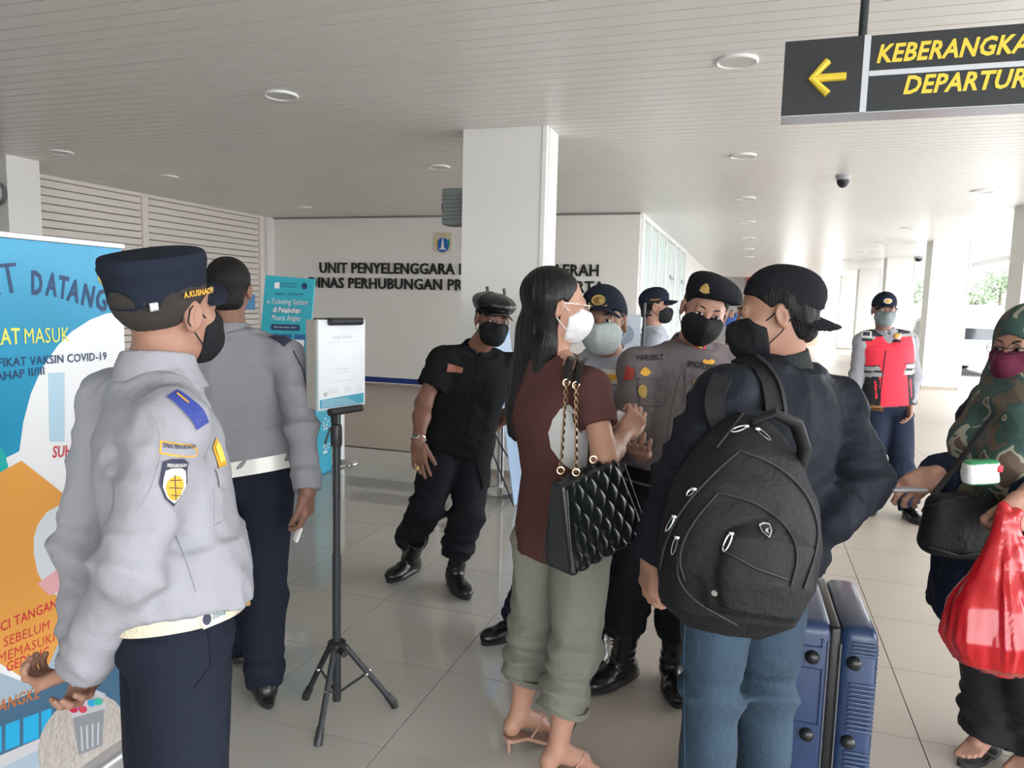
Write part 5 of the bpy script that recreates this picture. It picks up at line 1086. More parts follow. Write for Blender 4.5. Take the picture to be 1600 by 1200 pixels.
for (x, y, r_) in ((1056, 540, .8), (1094, 543, -.25)):
    patch('rank_tab', coG, x, y, [(-.020, -.016), (.020, -.016), (.020, .018), (-.020, .018)], RDT, .003, rot=r_); patch('rank_field', coG, x, y, [(-.013, -.011), (.013, -.011), (.013, .012), (-.013, .012)], BADGE_D, .0045, rot=r_); patch('rank_bar', coG, x, y, [(-.009, -.003), (.009, -.003), (.009, .003), (-.009, .003)], BADGE_Y, .006, rot=r_)
pline('front_placket', shG, [(1068, 570), (1056, 610), (1046, 660), (1040, 710)], .003, TAUP, .001, flat=.5)
patch('arm_badge', shG, 983, 585, [(-.02, -.025), (.02, -.02), (.02, .025), (-.015, .03)], mat('medal_red'), .004)
# ---- vest man
J = joints(dict(hip=(1387, 632, 5.70), neck=(1382, 520, 5.66), head=(1381, 485, 5.60), shR=(1347, 533, 5.66), elR=(1340, 585, 5.70), wrR=(1330, 636, 5.64), shL=(1421, 533, 5.66), elL=(1428, 588, 5.66), wrL=(1421, 632, 5.58),
    hiR=(1369, 650, 5.7), knR=(1362, 724, 5.66), anR=gz(1362, 798, .09), hiL=(1405, 650, 5.7), knL=(1409, 728, 5.6), anL=gz(1421, 810, .09)), cf(-.14, -.99))
report('I', J)
PI_ = base(J, 'officer in bright red safety vest and navy cap standing in the corridor')
hI = head(PI_, J['head'], frame(cf(-.25, -.97), 2), J['neck'], SKIN, 'short', None, 'flat', CLOTH('mask_grey', (.20, .24, .245), .7), vox=.0045)
body_obj(PI_, J, SKIN, hI, [hnd(J, 'R', v3(0, 0, -1), v3(1, 0, 0), -1), hnd(J, 'L', v3(0, -.1, -1), v3(-1, 0, 0), 1, curl=(.5, .5, .6, .6))], scale=2)
trousers(PI_, J, CLOTH('cloth_navy_blue', (.018, .024, .044)), e=.028, rk=.085, ra=.078, hem=-.02, vox=.010, amp=.007)
shI = shirt(PI_, J, GREYS, e=.014, hem=0, ru=.058, re=.052, vox=.009, amp=.005)
REDV = mat('vest_red', (.78, .03, .06), .7, bump=.2, bscale=40); VBL = mat('vest_black', (.02, .02, .024), .8)
Fv, Rv = J['F'], J['R']; hipv = J['hip']; ax = J['neck']-J['hip']; Lv = np.linalg.norm(ax); Uv = ax/Lv; Rv = nz(Rv-Uv*Rv.dot(Uv)); Fv2 = np.cross(Uv, Rv)
def vpaint(P):
    q = P-hipv; t = q@Uv/Lv; x = q@Rv; fr_ = (q@Fv2) > 0; m = np.zeros(len(P), int); m[t > .96] = 1; ax_ = np.abs(x)
    m[(ax_ > .10) & (t < .42)] = 1; m[(ax_ > .150+.035*(t > .55))] = 1; st = (t > .42) & (t < .56) & (ax_ > .07+.2*(t-.42)); m[st] = 2; m[st & (np.abs(t-.49) < .012)] = 1; m[(t > .56) & (t < .575) & (ax_ > .09)] = 1; m[(t > .93) & (ax_ > .10)] = 2; m[(t > .97)] = 1; m[(np.abs(ax_-.19) < .012) & (t > .6)] = 2
    m[(np.abs(ax_-.125) < .006) & (t > .12) & (t < .36) & fr_] = 0; return m
s = SDF(.008); torso(s, J, .034, t0=.0, t1=.97, belly=.02); nk = J['neck']
for sd in 'LR': s.cap(nk+(J['sh'+sd]-nk)*.2-Uv*.012, nk+(J['sh'+sd]-nk)*.86, .062, .072, k=.05)
s.cap(nk+Fv2*.02, nk+Uv*.2, .085, .1, k=.01, kind='s').cap(nk+Fv2*.09-Uv*.02, nk+Fv2*.16-Uv*.04, .035, .06, k=.02, kind='s'); s.folds(.004, 8, (0, 0, 1), .4, 6)
vs_ = sobj('vest', s, [REDV, VBL, mat('vest_grey', (.35, .35, .36), .5)], PI_, paint=vpaint)
pline('zip', vs_, [(1384, 548), (1380, 580), (1376, 612), (1373, 634)], .004, VBL, .002)
for (x, y, nm) in ((1354, 522, 'a'), (1399, 524, 'b')):
    patch('name_patch', vs_, x, y, [(-.036, -.028), (.036, -.028), (.036, .030), (-.036, .030)], BADGE_W, .005); patch('patch_print', vs_, x, y, [(-.024, -.018), (.024, -.018), (.024, .018), (-.024, .018)], BADGE_D if nm == 'a' else BADGE_Y, .007)
    patch('patch_label', vs_, x, y+9, [(-.038, -.010), (.038, -.010), (.038, .010), (-.038, .010)], VBL, .006)
patch('buckle', shI, 1371, 636, [(-.05, -.02), (.05, -.02), (.04, .02), (-.04, .02)], mat('buckle_brown', (.30, .15, .06), .4), .03)
cI, TI = ballcap(PI_, hI[1], CAPN, vox=.005, badge=((.030, .020, BADGE_W, .002), (.02, .012, BADGE_Y, .004)))
shoe(PI_, J['anR'], cf(-.5, -.9), LEATH); shoe(PI_, J['anL'], cf(-.1, -1), LEATH)
# ---- woman in the brown dress
BRN = CLOTH('cloth_brown', (.080, .035, .032), bu=.2, sh=.1); SAGE = CLOTH('cloth_sage', (.165, .163, .135), bu=.3)
SKIN_W = SK('skin_woman', (.40, .215, .15))
J = joints(dict(hip=(876, 822, 2.44), neck=(868, 560, 2.40), head=(868, 478, 2.37), shR=(922, 605, 2.24), elR=(945, 714, 2.16), wrR=(976, 678, 2.36), shL=(836, 590, 2.54), elL=(880, 690, 2.62), wrL=(950, 668, 2.55),
    hiR=(908, 845, 2.37), knR=(900, 1010, 2.36), anR=onz(872, 1166, .14), hiL=(846, 845, 2.50), knL=(836, 980, 2.54), anL=onz(812, 1112, .14)), cf(.88, .42))
report('D', J)
PD = base(J, 'woman with long black hair in brown short sleeved top and rolled sage trousers')
WT = ((-.13, .10, .085), (-.06, .150, .110), (0, .162, .116), (.15, .150, .105), (.32, .125, .088), (.50, .132, .098), (.66, .150, .120), (.80, .152, .102), (.90, .110, .075), (.97, .060, .055), (1.02, .050, .050))
hD = head(PD, J['head'], frame(cf(.985, .12), 2), J['neck']+J['F']*-.01, SKIN_W, None, None, 'fold', MWH, sc=.97)
# bare calves and feet
def bare_leg(vox, kn, an, toe, k0=.25):
    s = SDF(vox); a = kn+(an-kn)*k0; c = kn+(an-kn)*.38-J['F']*.012; s.cap(a, an, .046, .033, k=.02).ell(c, (.052, .052, .10), k=.04); t = nz(toe-an); hz = nz([t[0], t[1], 0]); side = np.cross(hz, (0, 0, 1))
    s.ell(an+np.array([0, 0, -.045])-hz*.030, (.030, .030, .034), k=.02); s.cap(an-np.array([0, 0, .015]), an+(toe-an)*.55, .034, .030, k=.02)
    for i, (o, L, r) in enumerate(((.024, 1., .0125), (.008, .99, .009), (-.006, .94, .0085), (-.018, .87, .008), (-.029, .78, .0075))):
        s.cap(an+(toe-an)*.5+side*o*.8, an+(toe-an)*L+side*o*1.05, .014, r, k=.008)
    return s, hz, side
toeL = np.array([*(J['anL']+cf(.85, .5)*.155)[:2], .028]); toeR = np.array([*(J['anR']+cf(.85, .3)*.155)[:2], .028])
sL, hzL, sdL = bare_leg(.0035, J['knL'], J['anL'], toeL); sR, hzR, sdR = bare_leg(.0035, J['knR'], J['anR'], toeR)
body_obj(PD, J, SKIN_W, hD, [hnd(J, 'R', v3(.55, .35, .75), v3(-.3, .95, 0), -1, bare=True, thin=True, curl=(.75, .8, .85, .9), thumb=(.5, .5), sc=.92), hnd(J, 'L', v3(.9, -.1, .3), v3(0, -.9, .4), 1, bare=True, thin=True, curl=(.7, .75, .8, .8), sc=.92)], extra=[sL, sR])
trD = trousers(PD, J, SAGE, e=.018, rh=.098, rk=.084, ra=.074, hem=.125, top=.1, amp=.010, secs=WT, hollow=False)
for sd, z in (('L', 0), ('R', 0)):
    d = nz(J['an'+sd]-J['kn'+sd]); e_ = J['an'+sd]-d*.127; b = MB(); n = 30; u1 = nz(np.cross(d, (0, 1, 0))); u2 = np.cross(d, u1); ring = [e_+(u1*math.cos(a)+u2*math.sin(a))*(.073+.002*math.sin(a*3))+d*.004*math.sin(2*a) for a in np.linspace(0, 2*PI, n+1)]; b.tube(ring, .007, 6, flat=1.6); b.obj('rolled_hem', SAGE, trD, True)
shD = shirt(PD, J, BRN, e=.018, hem=-.16, sleeve='short', ru=.054, up=.55, rs=.048, collar=False, secs=WT+() if False else tuple([(-.17, .158, .120)]+[(-.13, .158, .118)]+[q for q in WT[2:]]), amp=.005, seed=21, neckc=.054, axis=(.3, .1, 1), extra=lambda s: s.cap(J['neck']-np.array([0, 0, .05]), J['neck']+nz(J['head']-J['neck'])*.006, .088, .064, k=.03, flat=True))
pw = patch('white_panel', shD, 900, 690, [(-.075, .065), (-.055, .10), (-.02, .125), (.02, .11), (.045, .02), (.045, -.09), (0, -.095), (-.04, -.07), (-.070, -.03), (-.082, .02)], mat('cloth_white', (.48, .48, .47), .8, bump=.3, bscale=40), .003)
nU_ = nz(J['head']-J['neck']); e1_ = nz(np.cross(nU_, (0, 1, 0))); e2_ = np.cross(nU_, e1_)
MB().tube([J['neck']+nU_*.008+(e1_*math.cos(a)+e2_*math.sin(a))*.062 for a in np.linspace(0, 2*PI, 33)], .007, 8).obj('neck_band', BRN, shD, True)
# hair
s = SDF(.0045); R0, t0 = hD[1]; TD = hD[2]
s.ell(TD((0, -.020, .040)), np.array([.087, .104, .088])*.97, R0/.97, k=.02)
s.clip(TD((0, .060, .060)), R0@np.array([0, 1, -.62]), k=.012)
s.cap(TD((0, .03, -.035)), TD((0, .16, -.035)), .080, .085, k=.012, kind='s')
chain = [TD((0, -.035, .03)), at(838, 520, 2.43), at(826, 590, 2.47), at(815, 640, 2.47), at(808, 668, 2.47)]; rr = [.080, .082, .082, .066, .040]; fd = nz(J['F'])
for k in range(4): s.cap(chain[k], chain[k+1], rr[k], rr[k+1], k=.03, f=fd, ratio=.68)
s.cap(TD((.055, -.035, .02)), at(862, 552, 2.34), .030, .018, k=.03); s.cap(at(850, 540, 2.34), at(838, 620, 2.36), .03, .014, k=.03)
s.cap(TD((.07, .01, -.004)), TD((.11, .01, -.004)), .020, k=.006, kind='s')
def strands(P):
    q = P.copy(); a = np.arctan2(q[:, 1]-chain[1][1], q[:, 0]-chain[1][0]); n1 = noise(np.stack([a*22, q[:, 2]*3, q[:, 0]*3], 1), 3); n2 = noise(np.stack([a*9, q[:, 2]*2, q[:, 1]*2], 1), 7)
    lowz = np.clip((1.25-q[:, 2])*9, 0, 1); return .0035*(n1-.5)+.006*(n2-.5)+lowz*.022*(n1-.45)
s.disp(strands); hairD = sobj('hair', s, mat('hair_long', (.006, .0055, .0055), .42, spec=.3, bump=.35, bscale=160, bstretch=(1, 1, .04)), PD)
# glasses
TG_ = TD; b = MB()
for x in (-1, 1): b.tube([TG_((x*.032+.021*math.cos(a), .112-abs(x*.032+.021*math.cos(a))*.16, .000+.017*math.sin(a))) for a in np.linspace(0, 2*PI, 21)], .0011, 5)
b.tube([TG_((-.012, .113, .004)), TG_((0, .116, .006)), TG_((.012, .113, .004))], .0011, 5)
for x in (-1, 1): b.tube([TG_((x*.054, .104, .006)), TG_((x*.078, .06, .010)), TG_((x*.083, -.004, .012)), TG_((x*.083, -.018, -.006))], .0015, 5)
gl = b.obj('glasses', mat('gold_frame', (.70, .50, .40), .25, .8), PD, True)
for x in (-1, 1):
    b = MB(); b.add([TG_((x*.032, .1065, 0))]+[TG_((x*.032+.020*math.cos(a), .112-abs(x*.032+.02*math.cos(a))*.16, .016*math.sin(a))) for a in np.linspace(0, 2*PI, 17)[:-1]], [(0, 1+k, 1+(k+1) % 16) for k in range(16)]); b.obj('lens', mat('lens_clear', (.9, .9, .9), .02, trans=1., alpha=.25), gl)
# sandals
SAND = mat('sandal_tan', (.42, .24, .18), .45)
for an, toe, hz, sd_ in ((J['anL'], toeL, hzL, sdL), (J['anR'], toeR, hzR, sdR)):
    so = MB(); fz = 0.0; c0 = an-hz*.045+np.array([0, 0, -.082]); c1 = an+hz*.07+np.array([0, 0, -.088-.02]); c2 = toe+hz*.02; c0[2] = an[2]-.078; base_z = min(c0[2]-.06, .06)
    z0, z1, z2 = an[2]-.076, an[2]-.092, .018; secs = [(c0-hz*.012, .018, z0), (c0, .030, z0-.002), (an+hz*.02, .028, z1+.006), (an+hz*.06, .034, z1-.014), (an+hz*.10, .043, z2), (an+hz*.155, .042, z2), (toe+hz*.018, .020, z2+.002)]; vs = []
    for p_, w_, z_ in secs:
        for q in (-1, 1):
            for dz in (0, -.012): a = p_+sd_*q*w_; vs.append((a[0], a[1], z_+dz))
    n = len(secs); fs = []
    for i in range(n-1): o = i*4; fs += [(o, o+2, o+6, o+4), (o+1, o+5, o+7, o+3), (o, o+4, o+5, o+1), (o+2, o+3, o+7, o+6)]
    fs += [(0, 1, 3, 2), (4*n-4, 4*n-2, 4*n-1, 4*n-3)]; so.add(vs, fs); o = so.obj('sandal', SAND, PD, True)
    MB().tube([np.array([c0[0], c0[1], z0-.008]), np.array([c0[0], c0[1], z0-.030])+hz*.004, np.array([c0[0], c0[1], .002])+hz*.006], [.012, .007, .006], 10).obj('heel', SAND, o, True)
    tp_ = an+(toe-an)*.72+np.array([0, 0, .008]); b = MB()
    for q in (-1, 1): b.tube([tp_, an+hz*.085+sd_*q*.022+np.array([0, 0, -.030]), an+hz*.05+sd_*q*.036+np.array([0, 0, -.062]), an+hz*.03+sd_*q*.033+np.array([0, 0, -.088])], .0035, 6)
    b.obj('thong_strap', SAND, o, True)
pc = at(974, 655, 2.40); MB().rbox(pc, (.030, .009, .020), .006, frame(cf(.2, .9), 10, 25)).obj('folded_paper', mat('paper_crumpled', (.62, .58, .55), .6, bump=.4, bscale=60, var=.12, vscale=60), None, True, **tagd('crumpled white paper held between the brown shirted woman and the beret officer', 'paper'))
# ---- quilted handbag
hb_c = at(926, 797, 2.10); uu = nz(at(960, 790, 2.16)-at(880, 790, 2.02)); uu = nz(nz(uu*[1, 1, 0])+[0, 0, .20]); nn3 = nz(np.cross(uu, (0, 0, 1))); vv3 = np.cross(nn3, uu) if np.cross(nn3, uu)[2] > 0 else -np.cross(nn3, uu); RBg = np.stack([uu, np.cross(vv3, uu), vv3], 1)
hbg = thing('handbag', 'black quilted leather tote bag with gold chain straps on the woman in brown', 'handbag', tuple(hb_c))
s = SDF(.003)
def hbf(X, Y, Z):
    t = (Z+.125)/.25; hw = .165-.045*t; hd = .060-.032*t; q1 = np.abs(X+.015*t)-(hw-.02); q2 = np.abs(Y)-(hd-.015); q3 = np.abs(Z)-(.125-.012)
    o = np.sqrt(np.maximum(q1, 0)**2+np.maximum(q2, 0)**2+np.maximum(q3, 0)**2); return o+np.minimum(np.maximum(q1, np.maximum(q2, q3)), 0)-.014
s.fn(hbf, (-.17, -.07, -.13), (.17, .07, .13), .004)
def quilt(P):
    a = (P[:, 0]*.9+P[:, 2]*.55)/.046; b_ = (P[:, 0]*.9-P[:, 2]*.55)/.046; g = np.sqrt(np.abs(np.sin(PI*a)*np.sin(PI*b_))); return (.0065*(1-g)-.003)*np.clip((.150-.045*(P[:, 2]+.125)/.25-np.abs(P[:, 0]))*60, 0, 1)
s.disp(quilt, .012); s.ell((0, 0, .135), (.12, .018, .03), k=.006, kind='s')
hbo = sobj('bag_body', s, mat('quilted_leather', (.007, .009, .010), .30, spec=.4, bump=.08, bscale=200, coat=.25), hbg, (RBg, hb_c)); TB = lambda p: RBg@np.array(p, float)+hb_c
for y in (-.058, .058):
    for sx in (-1, 1): MB().tube([TB((sx*.158, y, -.11)), TB((sx*.116, y*.50, .11))], .003, 6).obj('piping', LEATH, hbg, True)
b = MB()
for y in (): b.tube([TB((-.158, y, -.11)), TB((-.116, y*.50, .11))], .003, 6); b.tube([TB((.158, y, -.11)), TB((.116, y*.50, .11))], .003, 6)
GCH = mat('gold_chain', (.72, .50, .30), .25, .95)
def chain_(name, p0, p1, par, lk=.015, sag=.0):
    L = np.linalg.norm(p1-p0); n = int(L/(lk*.78)); b = MB(); d = nz(p1-p0); e1 = nz(np.cross(d, (0, 1, .2))); e2 = np.cross(d, e1)
    lace = MB(); lace.tube([p0+(p1-p0)*t+e1*.002*math.sin(t*n*PI) for t in np.linspace(0, 1, n*2)], .0028, 5); lace.obj('chain_lace', LEATH, par)
    for i in range(n):
        c = p0+(p1-p0)*(i+.5)/n; w_ = e1 if i % 2 else e2
        b.tube([c+d*lk*.55*math.cos(a)+w_*.0048*math.sin(a) for a in np.linspace(0, 2*PI, 9)], .0016, 4, cap=False)
    return b.obj(name, GCH, par, True, kind='stuff')
s1, s2 = at(885, 598, 2.13), at(900, 602, 2.13)
e1_, e2_ = TB((-.085, .028, .118)), TB((-.055, -.030, .122)); chain_('chain_strap', at(876, 735, 2.05), s1, hbg); chain_('chain_strap', at(900, 738, 2.02), s2, hbg)
for p_ in (s1, s2, at(876, 735, 2.05), at(900, 738, 2.02), at(927, 718, 2.03)): MB().tube([p_+np.array([.010*math.cos(a)*.95, .010*math.cos(a)*.3, .010*math.sin(a)]) for a in np.linspace(0, 2*PI, 13)], .0022, 6).obj('ring', GCH, hbg, True)
MB().tube([s1+[0, 0, .005], at(888, 572, 2.15), at(893, 558, 2.20), at(898, 560, 2.30)], [.012, .014, .014, .012], 8, flat=.35).obj('shoulder_strap', LEATH, hbg, True)
MB().tube([s2+[0, 0, .005], at(905, 574, 2.15), at(909, 560, 2.20), at(914, 562, 2.30)], [.012, .014, .014, .012], 8, flat=.35).obj('shoulder_strap', LEATH, hbg, True)
# ---- man with the backpack
JNS = mat('denim', (.023, .046, .074), .85, var=.35, vscale=9, bump=.3, bscale=60, weave=.3); JNS2 = mat('denim_seam', (.04, .09, .15), .85); JK = CLOTH('cloth_jacket', (.0095, .0115, .017), .6, bu=.3, sh=.1); JKR = mat('rib_knit', (.012, .016, .017), .9, bump=.5, bscale=200, bstretch=(1, 1, .1))
J = joints(dict(hip=(1168, 872, 2.06), neck=(1220, 573, 2.04), head=(1213, 491, 2.01), shL=(1128, 620, 1.90), elL=(1066, 752, 1.86), wrL=(1018, 872, 1.92), shR=(1308, 632, 2.14), elR=(1336, 748, 2.14), wrR=(1292, 812, 1.98),
    hiL=(1124, 890, 2.02), knL=(1108, 1080, 2.02), anL=(1106, 1285, 2.06), hiR=(1206, 890, 2.10), knR=(1196, 1075, 2.10), anR=(1194, 1260, 2.14)), cf(-.42, .90))
for k_ in ('anL', 'anR'): J[k_][2] = .10
report('H', J)
PH = base(J, 'man in backwards black cap, dark bomber jacket and blue jeans, seen from behind')
def hairH(s): s.ell((0, -.062, -.03), (.068, .045, .055), k=.03); s.disp(lambda P: .010*(noise(P*[60, 60, 40], 9)-.5))
hH = head(PH, J['head'], frame(cf(-.975, .22), 6), J['neck']+np.array([0, 0, .02]), SKIN, 'short', hairH, 'flat', MBLK)
body_obj(PH, J, SKIN, hH, [hnd(J, 'L', v3(-.05, .1, -1), v3(.9, .2, 0), -1, curl=(.35, .45, .5, .55), thumb=(.35, .4)), hnd(J, 'R', v3(-.8, -.3, -.3), v3(0, .5, -.5), -1)])
trH = trousers(PH, J, JNS, e=.016, rh=.102, rk=.074, ra=.068, hem=-.03, top=.10, amp=.013)
pline('seam', trH, [(1072, 950), (1068, 1040), (1070, 1120), (1070, 1198)], .002, JNS2, 0); 
for sd in 'LR': shoe(PH, J['an'+sd], cf(-.42, .9), LEATH, lace=False)
def jx(s):
    s.cap(J['shR']+np.array([0, 0, -.02]), J['elR'], .070, .078, k=.05).cap(J['elR'], J['wrR'], .078, .05, k=.04).cap(J['elR']+np.array([0, 0, -.03]), J['elR']+cf(-.8, 0)*.10+np.array([0, 0, -.10]), .05, .045, k=.05)
    s.cap(J['shL'], J['elL'], .064, .062, k=.04)
jkH = shirt(PH, J, JK, e=.030, hem=.02, ru=.062, re=.062, rc=.050, amp=.010, extra=jx, seed=31, collar=False, neckc=.066, blouse=.02, rs=.062)
s = SDF(.0045); nU = nz(J['head']-J['neck']); nk = J['neck']; s.cap(nk-nU*.015, nk+nU*.045, .085, .074, k=.004, flat=True); s.cap(nk+nU*.0, nk+nU*.2, .064, .068, k=.004, kind='s'); s.disp(lambda P: -.0012*np.sin(np.arctan2(P[:, 1]-nk[1], P[:, 0]-nk[0])*60)); sobj('rib_collar', s, JKR, jkH)
cH, TH = ballcap(PH, hH[1], CAPB, R=frame((0, -1), 24), off=(0, -.010, .0), tall=.0, brimz=-.018, sc=.95)
for k, x in enumerate((-.012, .012)): MB().lathe([(.0055, 0), (.0055, .002), (.001, .003)], TH((x, .104, .055)), 10, TH((x, .2, .055))-TH((x, .104, .055))).obj('metal_stud', CHROME, cH, True)
# ---- backpack
bp_c = at(1162, 815, 1.74); fwdB = cf(-.30, .95); RBp = frame(fwdB, 10, 13); TBp = lambda p: RBp@np.array(p, float)+bp_c
bpk = thing('backpack', 'large black backpack hanging on back of man in backwards cap', 'backpack', tuple(bp_c)); NYL = mat('nylon_black', (.009, .0095, .0105), .6, bump=.25, bscale=60, weave=.3, spec=.22); NYL2 = mat('nylon_trim', (.008, .008, .009), .6)
s = SDF(.005)
s.loft((0, 0, -.25), (0, 0, .25), (1, 0, 0), [(-.02, .10, .05, .0, .02), (.06, .165, .085, 0, .01), (.25, .195, .105), (.45, .195, .110), (.65, .175, .100, 0, .005), (.82, .130, .080, 0, .015), (.94, .085, .055, 0, .025), (1.0, .05, .03, 0, .03)], k=.02, n=2.6)
s.loft((0, -.06, -.20), (0, -.045, .14), (1, 0, 0), [(0, .12, .05), (.2, .150, .065), (.6, .145, .062), (.85, .10, .045), (1, .05, .02)], k=.008, n=2.6)
s.loft((0, -.105, -.19), (0, -.095, .02), (1, 0, 0), [(0, .10, .03), (.3, .125, .045), (.75, .115, .04), (1, .05, .015)], k=.008, n=2.6)
s.folds(.006, 9, (.3, 0, 1), .4, 12)
bpo = sobj('pack_body', s, NYL, bpk, (RBp, bp_c))
for pts in ([(1155, 705), (1110, 745), (1062, 800), (1040, 850), (1032, 890)], [(1155, 705), (1210, 725), (1256, 765), (1278, 815), (1275, 860), (1255, 920)], [(1122, 770), (1078, 822), (1060, 872), (1070, 905)], [(1122, 770), (1180, 785), (1228, 820), (1248, 865), (1235, 915)], [(1060, 872), (1058, 905), (1085, 940), (1150, 975)], [(1166, 640), (1120, 700)], [(1130, 860), (1180, 888), (1230, 905)]): pline('piping', bpo, pts, .0035, NYL2, .002)
def pull(p, L, ang):
    g = surf(bpo, *p)
    if g is None: print('PULL MISS', p); return
    c, n = g; d = nz(np.array([0, 0, -1.])*math.cos(ang)+cf(1, 0)*math.sin(ang)); d = nz(d-n*d.dot(n)); sd_ = np.cross(d, n); b = MB(); b.tube([c+n*.006+d*(.5+.5*-math.cos(a))*L+sd_*.0055*math.sin(a) for a in np.linspace(0, 2*PI, 15)], .0016, 5); b.rbox(c+n*.005, (.006, .005, .004), .002); b.obj('zip_pull', CHROME, bpk, True)
for p, L, a in (((1165, 668), .045, -.9), ((1182, 672), .038, .5), ((1056, 808), .040, -.4), ((1060, 840), .040, -.1), ((1143, 835), .046, -.15), ((1086, 765), .022, -.8)): pull(p, L, a)
sh = [(-.014, .014), (0, .018), (.014, .014), (.013, -.004), (0, -.020), (-.013, -.004)]
patch('logo_plate', bpo, 1196, 829, sh, CHROME, .005); patch('logo_field', bpo, 1196, 829, [(x*.75, y*.75) for x, y in sh], NYL2, .0065); patch('logo_mark', bpo, 1196, 831, [(-.006, -.002), (-.002, .004), (.007, .006), (.001, -.001), (.002, -.008)], CHROME, .008)
g = surf(bpo, 1117, 926); 
if g: MB().lathe([(.008, 0), (.007, .004), (.001, .005)], g[0], 12, g[1]).obj('rivet', CHROME, bpk, True)
hp = [TBp((-.03, -.02, .235)), TBp((-.0, -.055, .262)), TBp((.06, -.06, .25)), TBp((.10, -.05, .20)), TBp((.115, -.03, .15))]
MB().tube(hp, [.014, .019, .021, .019, .014], 10, flat=.7).obj('grab_handle', NYL2, bpk, True)
def strapto(pts, w_, name='shoulder_strap'): MB().tube(pts, w_, 10, flat=.28).obj(name, NYL, bpk, True)
ribbon('shoulder_strap', jkH, [(1206, 640), (1203, 618), (1197, 598), (1188, 582), (1176, 572), (1160, 567)], .058, .008, NYL, .012, bpk); ribbon('shoulder_strap_edge', jkH, [(1222, 650), (1216, 615), (1208, 592), (1196, 576), (1180, 566)], .010, .009, NYL2, .016, bpk); ribbon('shoulder_strap', jkH, [(1120, 668), (1112, 640), (1116, 612), (1128, 592)], .05, .008, NYL, .012, bpk)
MB().tube([at(1060, 775, 1.76), at(1058, 752, 1.76)], [.010, .010], 10).obj('small_bottle', mat('clear_bottle', (.55, .6, .68), .1, alpha=.5), None, True, **tagd('small clear bottle tucked in side pocket of the black backpack', 'bottle'))
# ---- blue suitcase
sc_ = onz(1293, 1268); SX, SY, SH = .265, .44, .60
fx = nz([1, .02, 0]); fy = np.array([-fx[1], fx[0], 0]); RS = np.stack([fx, fy, [0, 0, 1]], 1); org = np.array([at(1240, 1000, 2.16)[0]-.018, at(1297, 1000, 2.16)[1], 0]); TS = lambda p: RS@(np.array(p, float)*[1, 1, .915])+org
su = thing('suitcase', 'blue hard-shell suitcase with black studs and zip standing on the floor', 'suitcase', tuple(org)); SB = mat('suitcase_blue', (.016, .036, .095), .35, bump=.12, bscale=300, coat=.2); SBK = mat('suitcase_black', (.012, .012, .013), .35)
XL = -.05; XM = .135; XR2 = .255
b = MB(); b.rbox(TS(((XL+XM)/2, SY/2, .06+.30)), ((XM-XL)/2, SY/2, .30), .035, RS, 4); o1 = b.obj('shell', SB, su, True)
b = MB(); b.rbox(TS(((XM+XR2)/2+.006, SY/2, .06+.30)), ((XR2-XM)/2-.006, SY/2, .30), .035, RS, 4); o2 = b.obj('shell', SB, su, True)
MB().rbox(TS((XM, SY/2, .36)), (.018, SY/2-.006, .294), .012, RS, 3).obj('zip_band', SBK, su, True)
b = MB(); 
for dx in (-.017, .017): b.box(TS((XM+dx-.002, .0, .09)), TS((XM+dx+.002, .004, .63)))
b.obj('zip_teeth', mat('zip_grey', (.10, .10, .11), .4), su)
for z in (.306, .574):
    for x in (XL+.125, XM+.055):
        MB().lathe([(.021, -.004), (.021, .005), (.018, .014), (.010, .019), (.001, .020)], TS((x, 0, z)), 20, -fy).obj('stud', SBK, su, True)
rb = MB()
for k in range(26):
    z = .115+.0155*k
    if .27 < z < .345: continue
    rb.rbox(TS((XR2-.040, -.002, z)), (.036, .004, .0048), .0035, RS, 2)
for k in range(4): rb.rbox(TS((XR2-.040, -.002, .603+k*.0125)), (.036, .004, .0040), .0030, RS, 2)
rb.obj('rib', SB, o2, True, kind='stuff')
rb = MB()
for k in range(34): rb.rbox(TS((XR2+.001, SY/2, .10+.0155*k)), (.004, SY/2-.03, .0048), .0035, RS, 2)
rb.obj('rib', SB, o2, True, kind='stuff')
rl = MB(); pr = [(XL+.06, 0, .63), (XL+.06, 0, .22), (XL+.15, 0, .22), (XL+.15, 0, .12)]
for pts in ([(.085+XL, 0, .20), (.085+XL, 0, .345), (.155+XL, 0, .345), (.155+XL, 0, .535), (.085+XL, 0, .535), (.085+XL, 0, .61), (.15+XL, 0, .61), (.15+XL, 0, .64)], ): rl.tube([TS(p) for p in pts], .004, 6)
rl.obj('moulded_line', SB, o1, True)
for x in (XL+.05, XM+.08):
    for y in (.05, SY-.05):
        w_ = MB(); w_.rbox(TS((x, y, .058)), (.028, .03, .022), .01, RS); wo = w_.obj('wheel_housing', SBK, su, True); MB().lathe([(.008, -.012), (.024, -.012), (.026, 0), (.024, .012), (.008, .012)], TS((x, y+.006, .026)), 16, fx).obj('wheel', SBK, wo, True)
hd_ = MB(); hd_.rbox(TS((.05, SY*.5, .668)), (.03, .09, .008), .006, RS); hd_.obj('carry_handle', SBK, su, True)
hd_ = MB(); hd_.tube([TS((XL+.05, .06, .655)), TS((XL+.07, .04, .672)), TS((XL+.11, .05, .672)), TS((XL+.12, .09, .66))], .006, 8); hd_.obj('zip_loop', SBK, su, True)
MB().rbox(TS((XM+.05, SY*.62, .6625)), (.02, .03, .002), .001, RS).obj('sticker', mat('sticker_cream', (.42, .36, .30), .6), su)
MB().tube([TS((XM-.01, .02, .664)), TS((XM+.0, .12, .666)), TS((XM-.02, .26, .664))], .004, 6).obj('luggage_tag_strap', mat('tag_maroon', (.10, .04, .05), .5), su, True)
